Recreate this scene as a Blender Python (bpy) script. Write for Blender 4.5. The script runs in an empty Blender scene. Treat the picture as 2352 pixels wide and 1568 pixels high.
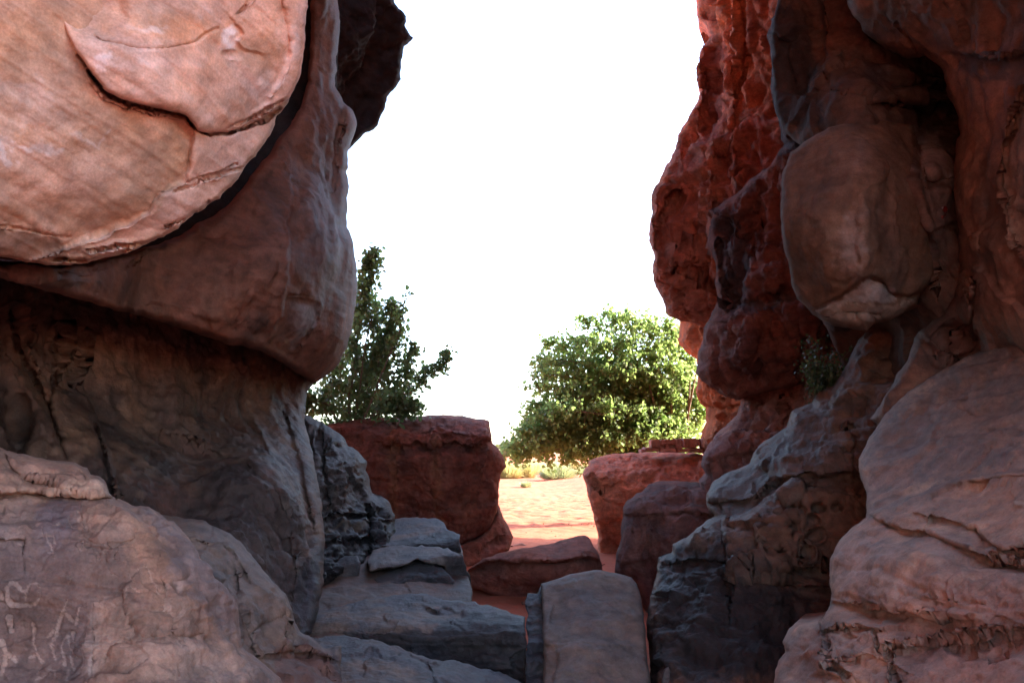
import bpy, math, random
import numpy as np
from math import radians, sin, cos, tan, pi

# ---------------------------------------------------------------- camera, sky, sun, exposure
scene = bpy.context.scene
COL = scene.collection
F = 1898.0                       # focal length in units of a 2352-wide frame (18 mm on a 22.3 mm sensor)
PITCH = radians(7.7)
CAM = np.array([0.0, 0.0, 1.6])
cam_data = bpy.data.cameras.new('camera')
cam_data.sensor_width = 22.3
cam_data.lens = 18.0
cam_data.clip_start = 0.05
cam_data.clip_end = 20000
cam = bpy.data.objects.new('camera', cam_data)
cam.location = CAM
cam.rotation_euler = (radians(90) + PITCH, 0, 0)
COL.objects.link(cam)
scene.camera = cam

SUN_EL, SUN_AZ = radians(25), radians(16)      # azimuth measured from +x (right) towards +y (ahead)
sun_dir = np.array([cos(SUN_EL)*cos(SUN_AZ), cos(SUN_EL)*sin(SUN_AZ), sin(SUN_EL)])
world = bpy.data.worlds.new('World')
scene.world = world
world.use_nodes = True
wn = world.node_tree.nodes; wn.clear()
sky = wn.new('ShaderNodeTexSky'); sky.sky_type = 'NISHITA'; sky.sun_disc = False
sky.sun_elevation = SUN_EL
sky.sun_rotation = math.pi/2 - SUN_AZ
sky.altitude = 900; sky.air_density = 1.0; sky.dust_density = 4.0; sky.ozone_density = 1.0
bg = wn.new('ShaderNodeBackground'); bg.inputs['Strength'].default_value = 0.15
wo = wn.new('ShaderNodeOutputWorld')
world.node_tree.links.new(sky.outputs[0], bg.inputs[0])
world.node_tree.links.new(bg.outputs[0], wo.inputs[0])
sd = bpy.data.lights.new('sun', 'SUN'); sd.energy = 3.0; sd.angle = radians(0.53); sd.color = (1.0, 0.88, 0.72)
so = bpy.data.objects.new('sun', sd)
from mathutils import Vector
so.rotation_euler = Vector(sun_dir).to_track_quat('Z', 'Y').to_euler()
so.location = (30, 10, 30)
COL.objects.link(so)
vs = scene.view_settings
vs.view_transform = 'Standard'; vs.look = 'None'; vs.gamma = 1.0; vs.exposure = 3.0
vs.use_curve_mapping = False
cy = scene.cycles
cy.max_bounces = 8; cy.diffuse_bounces = 6; cy.glossy_bounces = 3; cy.transmission_bounces = 4
cy.use_denoising = True
cy.sample_clamp_indirect = 6.0

# ---------------------------------------------------------------- noise (vectorised gradient noise)
_rng = np.random.RandomState(7)
_G = _rng.normal(size=(256, 3)); _G /= np.linalg.norm(_G, axis=1)[:, None]
_PERM = _rng.permutation(256).astype(np.int64)
_PERM = np.concatenate([_PERM, _PERM])
def pn(p, seed=0):
    p = np.asarray(p, dtype=np.float64) + seed*17.31
    i = np.floor(p).astype(np.int64); f = p - i
    u = f*f*f*(f*(f*6-15)+10)
    out = np.zeros(len(p))
    xi, yi, zi = i[:, 0] & 255, i[:, 1] & 255, i[:, 2] & 255
    for dx in (0, 1):
        wx = u[:, 0] if dx else 1-u[:, 0]
        ax = _PERM[(xi+dx) & 255]
        for dy in (0, 1):
            wy = u[:, 1] if dy else 1-u[:, 1]
            ay = _PERM[(ax + yi + dy) & 255]
            for dz in (0, 1):
                wz = u[:, 2] if dz else 1-u[:, 2]
                g = _G[_PERM[(ay + zi + dz) & 255]]
                out += wx*wy*wz*(g[:, 0]*(f[:, 0]-dx) + g[:, 1]*(f[:, 1]-dy) + g[:, 2]*(f[:, 2]-dz))
    return out*1.7
def fbm(p, octv=4, seed=0, gain=0.5, lac=2.1):
    a, s, t, q = 1.0, 0.0, 0.0, np.asarray(p, dtype=np.float64)
    for k in range(octv):
        s = s + a*pn(q, seed+k); t += a; a *= gain; q = q*lac
    return s/t*1.4
def ridged(p, octv=3, seed=0):
    a, s, q = 1.0, 0.0, np.asarray(p, dtype=np.float64)
    for k in range(octv):
        s = s + a*(1-2*np.abs(pn(q, seed+k))); a *= 0.5; q = q*2.2
    return s/1.75
_CP = _rng.rand(256, 3); _CG = _rng.normal(size=(256, 3))*.6; _CO = _rng.rand(256)-.5
def facets(p, seed=0):
    """broken, flat-faced relief: every point takes the tilted plane of its nearest cell"""
    p = np.asarray(p, float)+seed*7.13; i = np.floor(p).astype(np.int64)
    best = np.full(len(p), 1e9); out = np.zeros(len(p))
    for dx in (-1, 0, 1):
        for dy in (-1, 0, 1):
            for dz in (-1, 0, 1):
                c = i+np.array([dx, dy, dz])
                k = _PERM[(_PERM[(_PERM[c[:, 0] & 255]+c[:, 1]) & 255]+c[:, 2]) & 255]
                q = p-(c+_CP[k]); d = (q*q).sum(1); m = d < best
                best = np.where(m, d, best); out = np.where(m, (q*_CG[k]).sum(1)+_CO[k]*.7, out)
    return out
def sstep(a, b, x):
    t = np.clip((x-a)/(b-a), 0, 1); return t*t*(3-2*t)

# ---------------------------------------------------------------- projection helpers (survey of the place from the photographer's stand)
FW = np.array([0, cos(PITCH), sin(PITCH)]); UP = np.array([0, -sin(PITCH), cos(PITCH)]); RT = np.array([1.0, 0, 0])
def ray(X, Y):
    X = np.asarray(X, float); Y = np.asarray(Y, float)
    return RT*((X-1176)/F)[..., None] + FW + UP*((784-Y)/F)[..., None]
def P(x, y, d):
    return CAM + float(d)*ray(x, y)
def plane(x, y, d, n):
    n = np.array(n, float); n /= np.linalg.norm(n)
    c = float(np.dot(n, P(x, y, d)-CAM))
    def f(X, Y):
        den = ray(X, Y) @ n
        t = np.where(den < -0.02, c/np.minimum(den, -0.02), -40.0)
        return np.clip(t, -40, 40)
    return f
def planes(*fs, k=8.0):
    def f(X, Y):
        T = np.stack([g(X, Y) for g in fs]); m = T.max(0)
        return m + np.log(np.exp(k*(T-m)).sum(0))/k
    return f
def tps(pts):
    pts = np.array(pts, float)
    xy = pts[:, :2]/1000; v = pts[:, 2]; n = len(pts)
    def U(r2): return np.where(r2 > 0, 0.5*r2*np.log(np.maximum(r2, 1e-12)), 0)
    r2 = ((xy[:, None]-xy[None])**2).sum(-1)
    A = np.zeros((n+3, n+3)); A[:n, :n] = U(r2) + np.eye(n)*1e-3
    A[:n, n] = 1; A[:n, n+1:] = xy; A[n, :n] = 1; A[n+1:, :n] = xy.T
    w = np.linalg.solve(A, np.concatenate([v, np.zeros(3)]))
    def f(X, Y):
        sh = X.shape; q = np.stack([X.ravel(), Y.ravel()], 1)/1000
        o = w[n] + q @ w[n+1:]
        for k in range(n):
            o = o + w[k]*U(((q-xy[k])**2).sum(1))
        return o.reshape(sh)
    return f
def seg_dist(X, Y, line, closed=False):
    """distance to a polyline, signed side of the nearest segment, nearest point"""
    L = np.array(line, float)
    if closed: L = np.vstack([L, L[:1]])
    best = np.full(X.shape, 1e18); side = np.zeros(X.shape); nx = np.zeros(X.shape); ny = np.zeros(X.shape)
    for (ax, ay), (bx, by) in zip(L[:-1], L[1:]):
        dx, dy = bx-ax, by-ay; l2 = dx*dx+dy*dy
        if l2 < 1e-9: continue
        t = np.clip(((X-ax)*dx+(Y-ay)*dy)/l2, 0, 1)
        px, py = ax+t*dx, ay+t*dy
        d = (X-px)**2+(Y-py)**2
        m = d < best
        best = np.where(m, d, best); nx = np.where(m, px, nx); ny = np.where(m, py, ny)
        side = np.where(m, np.sign(dx*(Y-ay)-dy*(X-ax)), side)
    return np.sqrt(best), side, nx, ny
def inside(X, Y, poly):
    L = np.array(poly, float); r = np.zeros(X.shape, bool)
    for (ax, ay), (bx, by) in zip(L, np.roll(L, -1, 0)):
        c = (ay > Y) != (by > Y)
        with np.errstate(divide='ignore', invalid='ignore'):
            xx = ax + (Y-ay)*(bx-ax)/(by-ay if by != ay else 1e-9)
        r ^= c & (X < xx)
    return r
def resample(line, step, jit, seed, lo=-60, hi=2420):
    L = np.array(line, float); L = np.vstack([L, L[:1]]); out = []
    for a, b in zip(L[:-1], L[1:]):
        n = max(1, int(np.hypot(*(b-a))/step))
        if (a[0] < lo and b[0] < lo) or (a[0] > hi and b[0] > hi) or (a[1] < -60 and b[1] < -60) or (a[1] > 1640 and b[1] > 1640):
            n = max(1, n//12)
        for k in range(n): out.append(a+(b-a)*k/n)
    O = np.array(out)
    q = np.stack([O[:, 0]/26, O[:, 1]/26, np.full(len(O), seed*3.7)], 1)
    return O + jit*np.stack([fbm(q, 3, 3, .6), fbm(q+31.7, 3, 5, .6)], 1)

# ---------------------------------------------------------------- mesh + registry helpers
def make_mesh(name, V, tris=None, quads=None, mat=None, parent=None, smooth=True, attrs=None):
    me = bpy.data.meshes.new(name)
    V = np.asarray(V, np.float32)
    nt = 0 if tris is None else len(tris); nq = 0 if quads is None else len(quads)
    me.vertices.add(len(V)); me.vertices.foreach_set('co', V.ravel())
    loops = []
    if nq: loops.append(np.asarray(quads, np.int32).ravel())
    if nt: loops.append(np.asarray(tris, np.int32).ravel())
    loops = np.concatenate(loops)
    starts = np.concatenate([np.arange(nq)*4, nq*4+np.arange(nt)*3]).astype(np.int32)
    me.loops.add(len(loops)); me.loops.foreach_set('vertex_index', loops)
    me.polygons.add(nq+nt); me.polygons.foreach_set('loop_start', starts)
    try: me.polygons.foreach_set('loop_total', np.concatenate([np.full(nq, 4), np.full(nt, 3)]).astype(np.int32))
    except Exception: pass
    me.update(calc_edges=True)
    if smooth: me.polygons.foreach_set('use_smooth', np.ones(nq+nt, bool))
    for k, a in (attrs or {}).items():
        at = me.attributes.new(k, 'FLOAT_COLOR', 'POINT')
        c = np.ones((len(V), 4), np.float32); c[:, :3] = a
        at.data.foreach_set('color', c.ravel())
    if mat: me.materials.append(mat)
    me.validate()
    o = bpy.data.objects.new(name, me); COL.objects.link(o)
    if parent: o.parent = parent
    return o
def thing(o, label, cat, group=None):
    o['label'] = label; o['category'] = cat
    if group: o['group'] = group
    return o
def structure(o): o['kind'] = 'structure'; return o
def empty(name, loc):
    o = bpy.data.objects.new(name, None); o.location = loc; o.empty_display_size = .1; COL.objects.link(o); return o
def adopt(parent, child):
    child.parent = parent
    child.matrix_parent_inverse = parent.matrix_basis.inverted()

# ---------------------------------------------------------------- materials
def nodes(name):
    m = bpy.data.materials.new(name); m.use_nodes = True
    n = m.node_tree.nodes; n.clear()
    return m, n, m.node_tree.links
def rock_mat(name, rough=0.85, bump=0.6, var=0.35, spec=0.3, bs=36.0, bd=.02, cs=9.0):
    m, n, l = nodes(name)
    out = n.new('ShaderNodeOutputMaterial'); b = n.new('ShaderNodeBsdfPrincipled'); l.new(b.outputs[0], out.inputs[0])
    geo = n.new('ShaderNodeNewGeometry')
    at = n.new('ShaderNodeAttribute'); at.attribute_name = 'Col'
    def noise(scale, det, vec, rgh=.6):
        t = n.new('ShaderNodeTexNoise'); t.inputs['Scale'].default_value = scale; t.inputs['Detail'].default_value = det
        t.inputs['Roughness'].default_value = rgh; l.new(vec, t.inputs['Vector']); return t
    n1 = noise(cs, 9, geo.outputs['Position'], .68)
    mp = n.new('ShaderNodeMapping'); mp.inputs['Scale'].default_value = (7, 7, 30); l.new(geo.outputs['Position'], mp.inputs['Vector'])
    n2 = noise(1.0, 4, mp.outputs[0])
    n3 = noise(120.0, 3, geo.outputs['Position'])
    r1 = n.new('ShaderNodeMapRange'); r1.inputs[1].default_value = .36; r1.inputs[2].default_value = .64
    r1.inputs[3].default_value = 1-var; r1.inputs[4].default_value = 1+var; l.new(n1.outputs[0], r1.inputs[0])
    r2 = n.new('ShaderNodeMapRange'); r2.inputs[1].default_value = .36; r2.inputs[2].default_value = .64
    r2.inputs[3].default_value = .92; r2.inputs[4].default_value = 1.08; l.new(n2.outputs[0], r2.inputs[0])
    r3 = n.new('ShaderNodeMapRange'); r3.inputs[1].default_value = .38; r3.inputs[2].default_value = .62
    r3.inputs[3].default_value = .92; r3.inputs[4].default_value = 1.08; l.new(n3.outputs[0], r3.inputs[0])
    def mul(a, b2):
        k = n.new('ShaderNodeMath'); k.operation = 'MULTIPLY'; l.new(a, k.inputs[0]); l.new(b2, k.inputs[1]); return k.outputs[0]
    f = mul(mul(r1.outputs[0], r2.outputs[0]), r3.outputs[0])
    mx = n.new('ShaderNodeVectorMath'); mx.operation = 'SCALE'; l.new(at.outputs['Color'], mx.inputs[0]); l.new(f, mx.inputs['Scale'])
    n5 = noise(3.3, 7, geo.outputs['Position'], .65)
    hr = n.new('ShaderNodeValToRGB'); e = hr.color_ramp.elements; e[0].position = .32; e[1].position = .68
    e[0].color = (.86, .95, 1.06, 1); e[1].color = (1.14, 1.0, .90, 1); l.new(n5.outputs[0], hr.inputs[0])
    hm = n.new('ShaderNodeVectorMath'); hm.operation = 'MULTIPLY'; l.new(mx.outputs[0], hm.inputs[0]); l.new(hr.outputs[0], hm.inputs[1])
    l.new(hm.outputs[0], b.inputs['Base Color'])
    rr = n.new('ShaderNodeMapRange'); rr.inputs[1].default_value = .3; rr.inputs[2].default_value = .7
    rr.inputs[3].default_value = rough-.12; rr.inputs[4].default_value = min(1, rough+.12); l.new(n1.outputs[0], rr.inputs[0])
    l.new(rr.outputs[0], b.inputs['Roughness'])
    b.inputs['Specular IOR Level'].default_value = spec
    n4 = noise(bs, 10, geo.outputs['Position'], .72)
    b1 = n.new('ShaderNodeBump'); b1.inputs['Strength'].default_value = bump; b1.inputs['Distance'].default_value = bd
    l.new(n4.outputs[0], b1.inputs['Height'])
    b2 = n.new('ShaderNodeBump'); b2.inputs['Strength'].default_value = bump*.22; b2.inputs['Distance'].default_value = .02
    l.new(n2.outputs[0], b2.inputs['Height']); l.new(b1.outputs[0], b2.inputs['Normal'])
    l.new(b2.outputs[0], b.inputs['Normal'])
    return m
M_MATTE = rock_mat('sandstone_matte', .92, .32, .24, .08)
M_SEMI = rock_mat('sandstone_weathered', .70, .6, .34, .25)
M_POL = rock_mat('sandstone_varnished', .58, .7, .36, .22, 17.0, .04)
M_FAR = rock_mat('sandstone_rough_red', .82, .8, .36, .15, 9.0, .14, 5.0)

# ---------------------------------------------------------------- the rock builder
ALB = {('bulging_wall', 2): .66, ('undercut_wall', 3): .64, ('fluted_ridge', 4): .30, ('near_column', 12): .78, ('dark_upper_wall', 11): .62, ('hanging_boulder', 25): .66, ('layered_rock', 26): 1.05, ('pitted_rock', 27): .62,
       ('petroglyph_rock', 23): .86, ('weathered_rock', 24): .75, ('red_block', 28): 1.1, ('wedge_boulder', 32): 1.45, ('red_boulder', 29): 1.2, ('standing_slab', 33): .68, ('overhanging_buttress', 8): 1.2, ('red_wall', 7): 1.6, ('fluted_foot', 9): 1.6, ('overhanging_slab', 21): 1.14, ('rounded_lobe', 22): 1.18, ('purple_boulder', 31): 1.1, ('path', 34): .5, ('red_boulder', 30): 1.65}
def axis(a, b, s, lo, hi):
    mid = np.arange(max(a, lo), min(b, hi)+s*.5, s)
    left, right = [], []
    if a < mid[0]:
        x, st = mid[0], s
        while x > a: st = min(st*1.35, 70); x -= st; left.append(x)
    if b > mid[-1]:
        x, st = mid[-1], s
        while x < b: st = min(st*1.35, 70); x += st; right.append(x)
    return np.concatenate([np.array(left[::-1]), mid, np.array(right)])

def mixc(C, c, w):
    return C*(1-w[:, None]) + np.array(c, float)*w[:, None]

def rock(name, outline, depth, s=4.0, jit=3.0, seed=1, rounds=((30, .25),), cracks=(), lips=(), bumps=(),
         disp=None, thick=1.0, shrink=.8, rings=7, base=(.3, .2, .15), mott=(), patches=(), strokes=None,
         mat=None, parent=None, warp=5.0, post=None):
    disp = disp or {}
    O = resample(outline, 9, jit, seed)
    xs = axis(O[:, 0].min()-s, O[:, 0].max()+s, s, -30, 2382); ys = axis(O[:, 1].min()-s, O[:, 1].max()+s, s, -30, 1598)
    X, Y = np.meshgrid(xs, ys)
    ins = inside(X, Y, O)
    nb = np.zeros_like(ins)
    for dy in (-1, 0, 1):
        for dx in (-1, 0, 1):
            nb |= np.roll(np.roll(ins, dy, 0), dx, 1)
    edge = nb & ~ins
    use = ins | edge
    _, _, ex, ey = seg_dist(X[edge], Y[edge], O, True)
    X = X.copy(); Y = Y.copy(); X[edge] = ex; Y[edge] = ey
    a, b, c, d = use[:-1, :-1], use[:-1, 1:], use[1:, 1:], use[1:, :-1]
    keep = a & b & c & d & (ins[:-1, :-1] | ins[:-1, 1:] | ins[1:, 1:] | ins[1:, :-1])
    idx = np.arange(X.size).reshape(X.shape)
    Q = np.stack([idx[:-1, :-1][keep], idx[1:, :-1][keep], idx[1:, 1:][keep], idx[:-1, 1:][keep]], 1)
    used = np.unique(Q); remap = np.full(X.size, -1); remap[used] = np.arange(len(used)); Q = remap[Q]
    x = X.ravel()[used]; y = Y.ravel()[used]
    D = depth(x, y)
    ed = seg_dist(x, y, O, True)[0]
    ed[edge.ravel()[used]] = 0
    for r, m in rounds:
        t = 1-np.clip(ed/r, 0, 1); D = D + m*(1-np.sqrt(np.maximum(0, 1-t*t)))
    # features, with a little wobble so that nothing is ruler-drawn
    wq = np.stack([x/34, y/34, np.full(len(x), seed*2.3)], 1)
    wx = x + warp*fbm(wq, 3, 11); wy = y + warp*fbm(wq+9.2, 3, 12)
    for line, w, m in cracks:
        dd = seg_dist(wx, wy, line)[0]
        ww = w*(.65+.6*np.clip(fbm(wq*1.3+4, 2, 14)+.5, 0, 1.3))
        D = D + m*np.exp(-(dd/np.maximum(ww, .5))**2)
    for line, m, L, soft in lips:
        dd, sd_, _, _ = seg_dist(wx, wy, line)
        D = D + m*sstep(-soft, soft, dd*sd_)*np.exp(-dd/L) - m*.5*np.exp(-dd/L)*0
    for bx, by, rx, ry, m in bumps:
        rr = ((wx-bx)/rx)**2+((wy-by)/ry)**2
        D = D + m*np.exp(-rr*rr)
    pk = None
    if strokes is not None:
        pk = strokes(wx*0+x, y)
        D = D + .0015*pk
    V = CAM + D[:, None]*ray(x, y)
    # boundary -> rings receding behind the rim, closed by a back cap
    E = np.concatenate([Q[:, [0, 1]], Q[:, [1, 2]], Q[:, [2, 3]], Q[:, [3, 0]]])
    E = E[E[:, 0] != E[:, 1]]
    key = np.minimum(E[:, 0], E[:, 1])*len(V)+np.maximum(E[:, 0], E[:, 1])
    u, inv, cnt = np.unique(key, return_inverse=True, return_counts=True)
    B = E[cnt[inv] == 1]
    bv = np.unique(B); bm = np.full(len(V), -1); bm[bv] = np.arange(len(bv))
    rim = V[bv]; rd = ray(x[bv], y[bv]); rd = rd/np.linalg.norm(rd, axis=1)[:, None]
    cen = rim.mean(0); lat = rim-cen; lat = lat-(lat @ FW)[:, None]*FW
    quads = [Q]; verts = [V]; prev = bv; n0 = len(V); cx = [x]; cyy = [y]
    for k in range(1, rings+1):
        th = k/rings*pi/2*.97
        R = rim + rd*thick*sin(th) - lat*shrink*(1-cos(th))
        cur = n0+np.arange(len(bv)); n0 += len(bv)
        verts.append(R)
        quads.append(np.stack([B[:, 1] if k == 1 else prev[bm[B[:, 1]]], B[:, 0] if k == 1 else prev[bm[B[:, 0]]], cur[bm[B[:, 0]]], cur[bm[B[:, 1]]]], 1))
        prev = cur; cx.append(x[bv]); cyy.append(y[bv])
    verts.append(verts[-1].mean(0)[None]); cx.append(x[:1]); cyy.append(y[:1])
    T = np.stack([prev[bm[B[:, 1]]], prev[bm[B[:, 0]]], np.full(len(B), n0)], 1)
    V = np.vstack(verts); Q = np.vstack(quads); px = np.concatenate(cx); py = np.concatenate(cyy)
    # normals
    def normals(V):
        N = np.zeros_like(V)
        fn = np.cross(V[Q[:, 2]]-V[Q[:, 0]], V[Q[:, 3]]-V[Q[:, 1]])
        for k in range(4):
            for ax in range(3): N[:, ax] += np.bincount(Q[:, k], fn[:, ax], len(V))
        return N/np.maximum(np.linalg.norm(N, axis=1), 1e-9)[:, None]
    N = normals(V)
    h = np.zeros(len(V))
    g = disp.get
    sc = np.array(g('stretch', (1, 1, 1)), float)
    if g('big'): h += g('big')*fbm(V*g('bigf', .8)*sc, 3, seed)
    if g('mid'): h += g('mid')*fbm(V*g('midf', 3.0)*sc, 3, seed+20, .55)
    if g('ridge'): h -= g('ridge')*np.maximum(0, ridged(V*g('ridgef', 1.5)*sc, 3, seed+5))**2
    if g('strata'):
        dipn = np.array(g('dip', (.05, .08, 1)), float)
        t = V @ dipn + g('swirl', .12)*fbm(V*.7, 3, seed+8)
        q = np.stack([t*g('stf', 5.0), V[:, 0]*.35, V[:, 1]*.35], 1)
        w = pn(q, seed+9)+.5*pn(q*2.3, seed+10)+.25*pn(q*5.1, seed+11)
        h += g('strata')*np.sign(w)*np.abs(w)**.7
    if g('facet'):
        wv = V + .10/g('facetf', 2.0)*np.stack([fbm(V*4+3, 2, seed+70), fbm(V*4+8, 2, seed+71), fbm(V*4+13, 2, seed+72)], 1)
        h += g('facet')*facets(wv*g('facetf', 2.0)*np.array(g('fst', (1, 1, .8)), float), seed)
    if g('tafoni'):
        w = pn(V*g('taff', 4.0)*np.array([1, 1, 1.3]), seed+30)
        h -= g('tafoni')*sstep(.15, .5, w)*sstep(-.2, .4, pn(V*.8, seed+31))
    taper = np.concatenate([.3+.7*sstep(0, 26, ed), np.full(len(V)-len(ed), .3)])
    h *= taper
    vd = V-CAM; vd /= np.linalg.norm(vd, axis=1)[:, None]
    facing = np.clip(.2+1.5*np.abs((N*vd).sum(1)), 0, 1)          # steep, stretched faces keep their shape
    h *= facing
    h += facing*g('fine', .006)*1.9*(fbm(V*g('finef', 11)*sc, 4, seed+40, .6) - .6*np.maximum(0, ridged(V*g('finef', 11)*.6*sc, 2, seed+44))**2)
    V = V + N*h[:, None]
    # stone colours; some patches also carry painted shade and glow
    C = np.tile(np.array(base, float), (len(V), 1))
    for c, freq, lo, hi, st, amt in mott:
        w = fbm(V*freq*np.array(st, float), 4, seed+50+int(freq*10), .6)
        C = mixc(C, c, amt*sstep(lo, hi, w))
    pq = np.stack([px/40, py/40, np.full(len(px), seed*1.9)], 1)
    wpx = px + 14*fbm(pq, 3, 61); wpy = py + 14*fbm(pq+5, 3, 62)
    brk = 1.5*fbm(pq*1.6, 6, 63, .72)
    for kind, geom, c, feather, amt, rag in patches:
        if kind == 'poly':
            dd = seg_dist(wpx, wpy, geom, True)[0]
            dd = np.where(inside(wpx, wpy, geom), dd, -dd)
        elif kind == 'line':
            dd = geom[1]-seg_dist(wpx, wpy, geom[0])[0]
        else:
            bx, by, rx, ry = geom
            rr = np.sqrt(((wpx-bx)/rx)**2+((wpy-by)/ry)**2); dd = (1-rr)*min(rx, ry)
        w = sstep(-feather, feather, dd + rag*brk)
        C = mixc(C, c, amt*w)
    if pk is not None:
        pk2 = np.concatenate([pk, np.zeros(len(V)-len(pk))])
        C = mixc(C, (.44, .31, .25), .58*pk2)
    C = C*ALB.get((name, seed), 1.0)
    return make_mesh(name, V, T, Q, mat or M_SEMI, parent, True, {'Col': np.clip(C, .012, .8)})

# palettes (linear albedo)
PINK = (.50, .31, .24); TAN = (.44, .29, .21); PALE = (.62, .53, .50); BROWN = (.20, .125, .095); DKBROWN = (.11, .072, .06)
VARN = (.065, .055, .06); GREY = (.24, .21, .20); RED = (.40, .125, .07); DKRED = (.20, .065, .045); ORNG = (.52, .20, .10); PURP = (.16, .085, .085)

# ================================================================ LARGE STRUCTURE
# ---------------------------------------------------------------- sand
def grow(a, b, s, lo, hi, mx):
    mid = np.arange(a, b+1e-6, s); L = []; R = []
    x, st = a, s
    while x > lo: st = min(st*1.3, mx); x -= st; L.append(x)
    x, st = b, s
    while x < hi: st = min(st*1.3, mx); x += st; R.append(x)
    return np.concatenate([L[::-1], mid, R])
def ground_z(x, y):
    q = np.stack([x, y, np.zeros_like(x)], -1).reshape(-1, 3)
    near = np.exp(-((np.hypot(q[:, 0], q[:, 1]-25))/60)**2)
    z = .10*fbm(q*.16, 3, 71) * sstep(10, 18, q[:, 1]) * near
    z += .28*sstep(28, 44, q[:, 1])*sstep(.5, 5, q[:, 0]-.04*(q[:, 1]-28))*near*1.4   # low bank on the right
    z += 1.6*fbm(q*.004, 2, 72)*sstep(120, 500, np.hypot(q[:, 0], q[:, 1]))
    z += np.where((q[:, 1] < 6), 0, 0)
    return z.reshape(x.shape)
gx = grow(-2.5, 6.5, .055, -6000, 6000, 700)
gy = np.concatenate([grow(7.0, 8.0, .06, -6000, 8.0, 700), grow(8.05, 30, .055, 8, 30.0, 1), grow(30.1, 60, .13, 30, 8000, 700)])
gy = np.unique(np.round(gy, 4))
GX, GY = np.meshgrid(gx, gy)
GZ = ground_z(GX, GY)
q = np.stack([GX.ravel(), GY.ravel(), np.zeros(GX.size)], 1)
nearm = ((q[:, 0] > -2.6) & (q[:, 0] < 6.6) & (q[:, 1] > 6.9) & (q[:, 1] < 62))
qq = q[nearm]
foot = sstep(15, 20, qq[:, 1])*(1-sstep(30, 36, qq[:, 1])*.55)
hh = .032*(pn(qq*np.array([2.6, 2.6, 1]), 75))*foot + .04*np.minimum(0, pn(qq*np.array([4.2, 4.2, 1]), 76)-.1)*foot + .012*fbm(qq*3, 3, 77)
hh += .02*pn(qq*np.array([1.1, 5.5, 1]), 78)*sstep(20, 26, qq[:, 1])
z = GZ.ravel().copy(); z[nearm] += hh
GV = np.stack([q[:, 0], q[:, 1], z], 1)
gi = np.arange(GX.size).reshape(GX.shape)
GQ = np.stack([gi[:-1, :-1], gi[:-1, 1:], gi[1:, 1:], gi[1:, :-1]], -1).reshape(-1, 4)
def sand_mat():
    m, n, l = nodes('desert_sand')
    out = n.new('ShaderNodeOutputMaterial'); b = n.new('ShaderNodeBsdfPrincipled'); l.new(b.outputs[0], out.inputs[0])
    geo = n.new('ShaderNodeNewGeometry')
    t = n.new('ShaderNodeTexNoise'); t.inputs['Scale'].default_value = .5; t.inputs['Detail'].default_value = 8; t.inputs['Roughness'].default_value = .6
    l.new(geo.outputs['Position'], t.inputs['Vector'])
    r = n.new('ShaderNodeValToRGB'); r.color_ramp.elements[0].position = .35; r.color_ramp.elements[1].position = .7
    r.color_ramp.elements[0].color = (.46, .135, .078, 1); r.color_ramp.elements[1].color = (.56, .185, .11, 1)
    l.new(t.outputs[0], r.inputs[0]); l.new(r.outputs[0], b.inputs['Base Color'])
    b.inputs['Roughness'].default_value = .95; b.inputs['Specular IOR Level'].default_value = .1
    t2 = n.new('ShaderNodeTexNoise'); t2.inputs['Scale'].default_value = 22; t2.inputs['Detail'].default_value = 6
    l.new(geo.outputs['Position'], t2.inputs['Vector'])
    bp = n.new('ShaderNodeBump'); bp.inputs['Strength'].default_value = .5; bp.inputs['Distance'].default_value = .03
    l.new(t2.outputs[0], bp.inputs['Height']); l.new(bp.outputs[0], b.inputs['Normal'])
    return m
M_SAND = sand_mat()
structure(make_mesh('ground', GV, None, GQ, M_SAND))

# ---------------------------------------------------------------- added unseen cliffs around the canyon, leaned and cut short to shape its light
def unseen_cliff(name, face, y0, y1, z1, side, seed, tint):
    """one thick cliff: a weathered face x = face(y, z), its top and its back"""
    yy = np.arange(y0, y1+.01, .5); zz = np.arange(-.5, z1+.01, .5)
    Yg, Zg = np.meshgrid(yy, zz); n = Yg.size
    Xg = face(Yg, Zg)
    V0 = np.stack([Xg, Yg, Zg], -1).reshape(-1, 3)
    h = .7*fbm(V0*.22, 3, seed)+.25*fbm(V0*np.array([.6, .6, 1.6]), 3, seed+1)
    endf = np.clip(np.minimum(Yg-y0, y1-Yg)/2.0, 0, 1).ravel()
    V0[:, 0] += side*(h - 2.5*(1-np.sqrt(endf)) - 1.5*np.clip((V0[:, 2]-z1+3)/3, 0, 1)**2)
    V1 = V0.copy(); V1[:, 0] = -side*(-1)*0 + (-side)*22.0
    i = np.arange(n).reshape(Yg.shape)
    def q4(a, b, c, d): return np.stack([a.ravel(), b.ravel(), c.ravel(), d.ravel()], 1)
    Q = [q4(i[:-1, :-1], i[:-1, 1:], i[1:, 1:], i[1:, :-1]), q4(i[:-1, :-1]+n, i[1:, :-1]+n, i[1:, 1:]+n, i[:-1, 1:]+n)]
    for e in (i[0], i[-1], i[:, 0], i[:, -1]):
        Q.append(np.stack([e[:-1], e[1:], e[1:]+n, e[:-1]+n], 1))
    V = np.vstack([V0, V1])
    C = np.tile(np.array(tint, float), (len(V), 1)); w = sstep(-.2, .5, fbm(V*np.array([.5, .5, .15]), 3, seed+3))
    C = mixc(C, DKRED, .5*w)
    return structure(make_mesh(name, V, None, np.vstack(Q), M_MATTE, None, True, {'Col': C}))
def lean(y, z, a): return a*sstep(0, 4, z-(3.1+.63*np.maximum(y, -1)))  # overhead lean, out of view, put in to hold back sky light
unseen_cliff('unseen_cliff_right', lambda y, z: 6.0+0*y-lean(y, z, 4.9), -.5, 18.2, 26, -1, 5, RED)
unseen_cliff('unseen_cliff_left', lambda y, z: -6.0+lean(y, z, 5.3), -9.0, 14.0, 24, 1, 15, RED)

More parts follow.
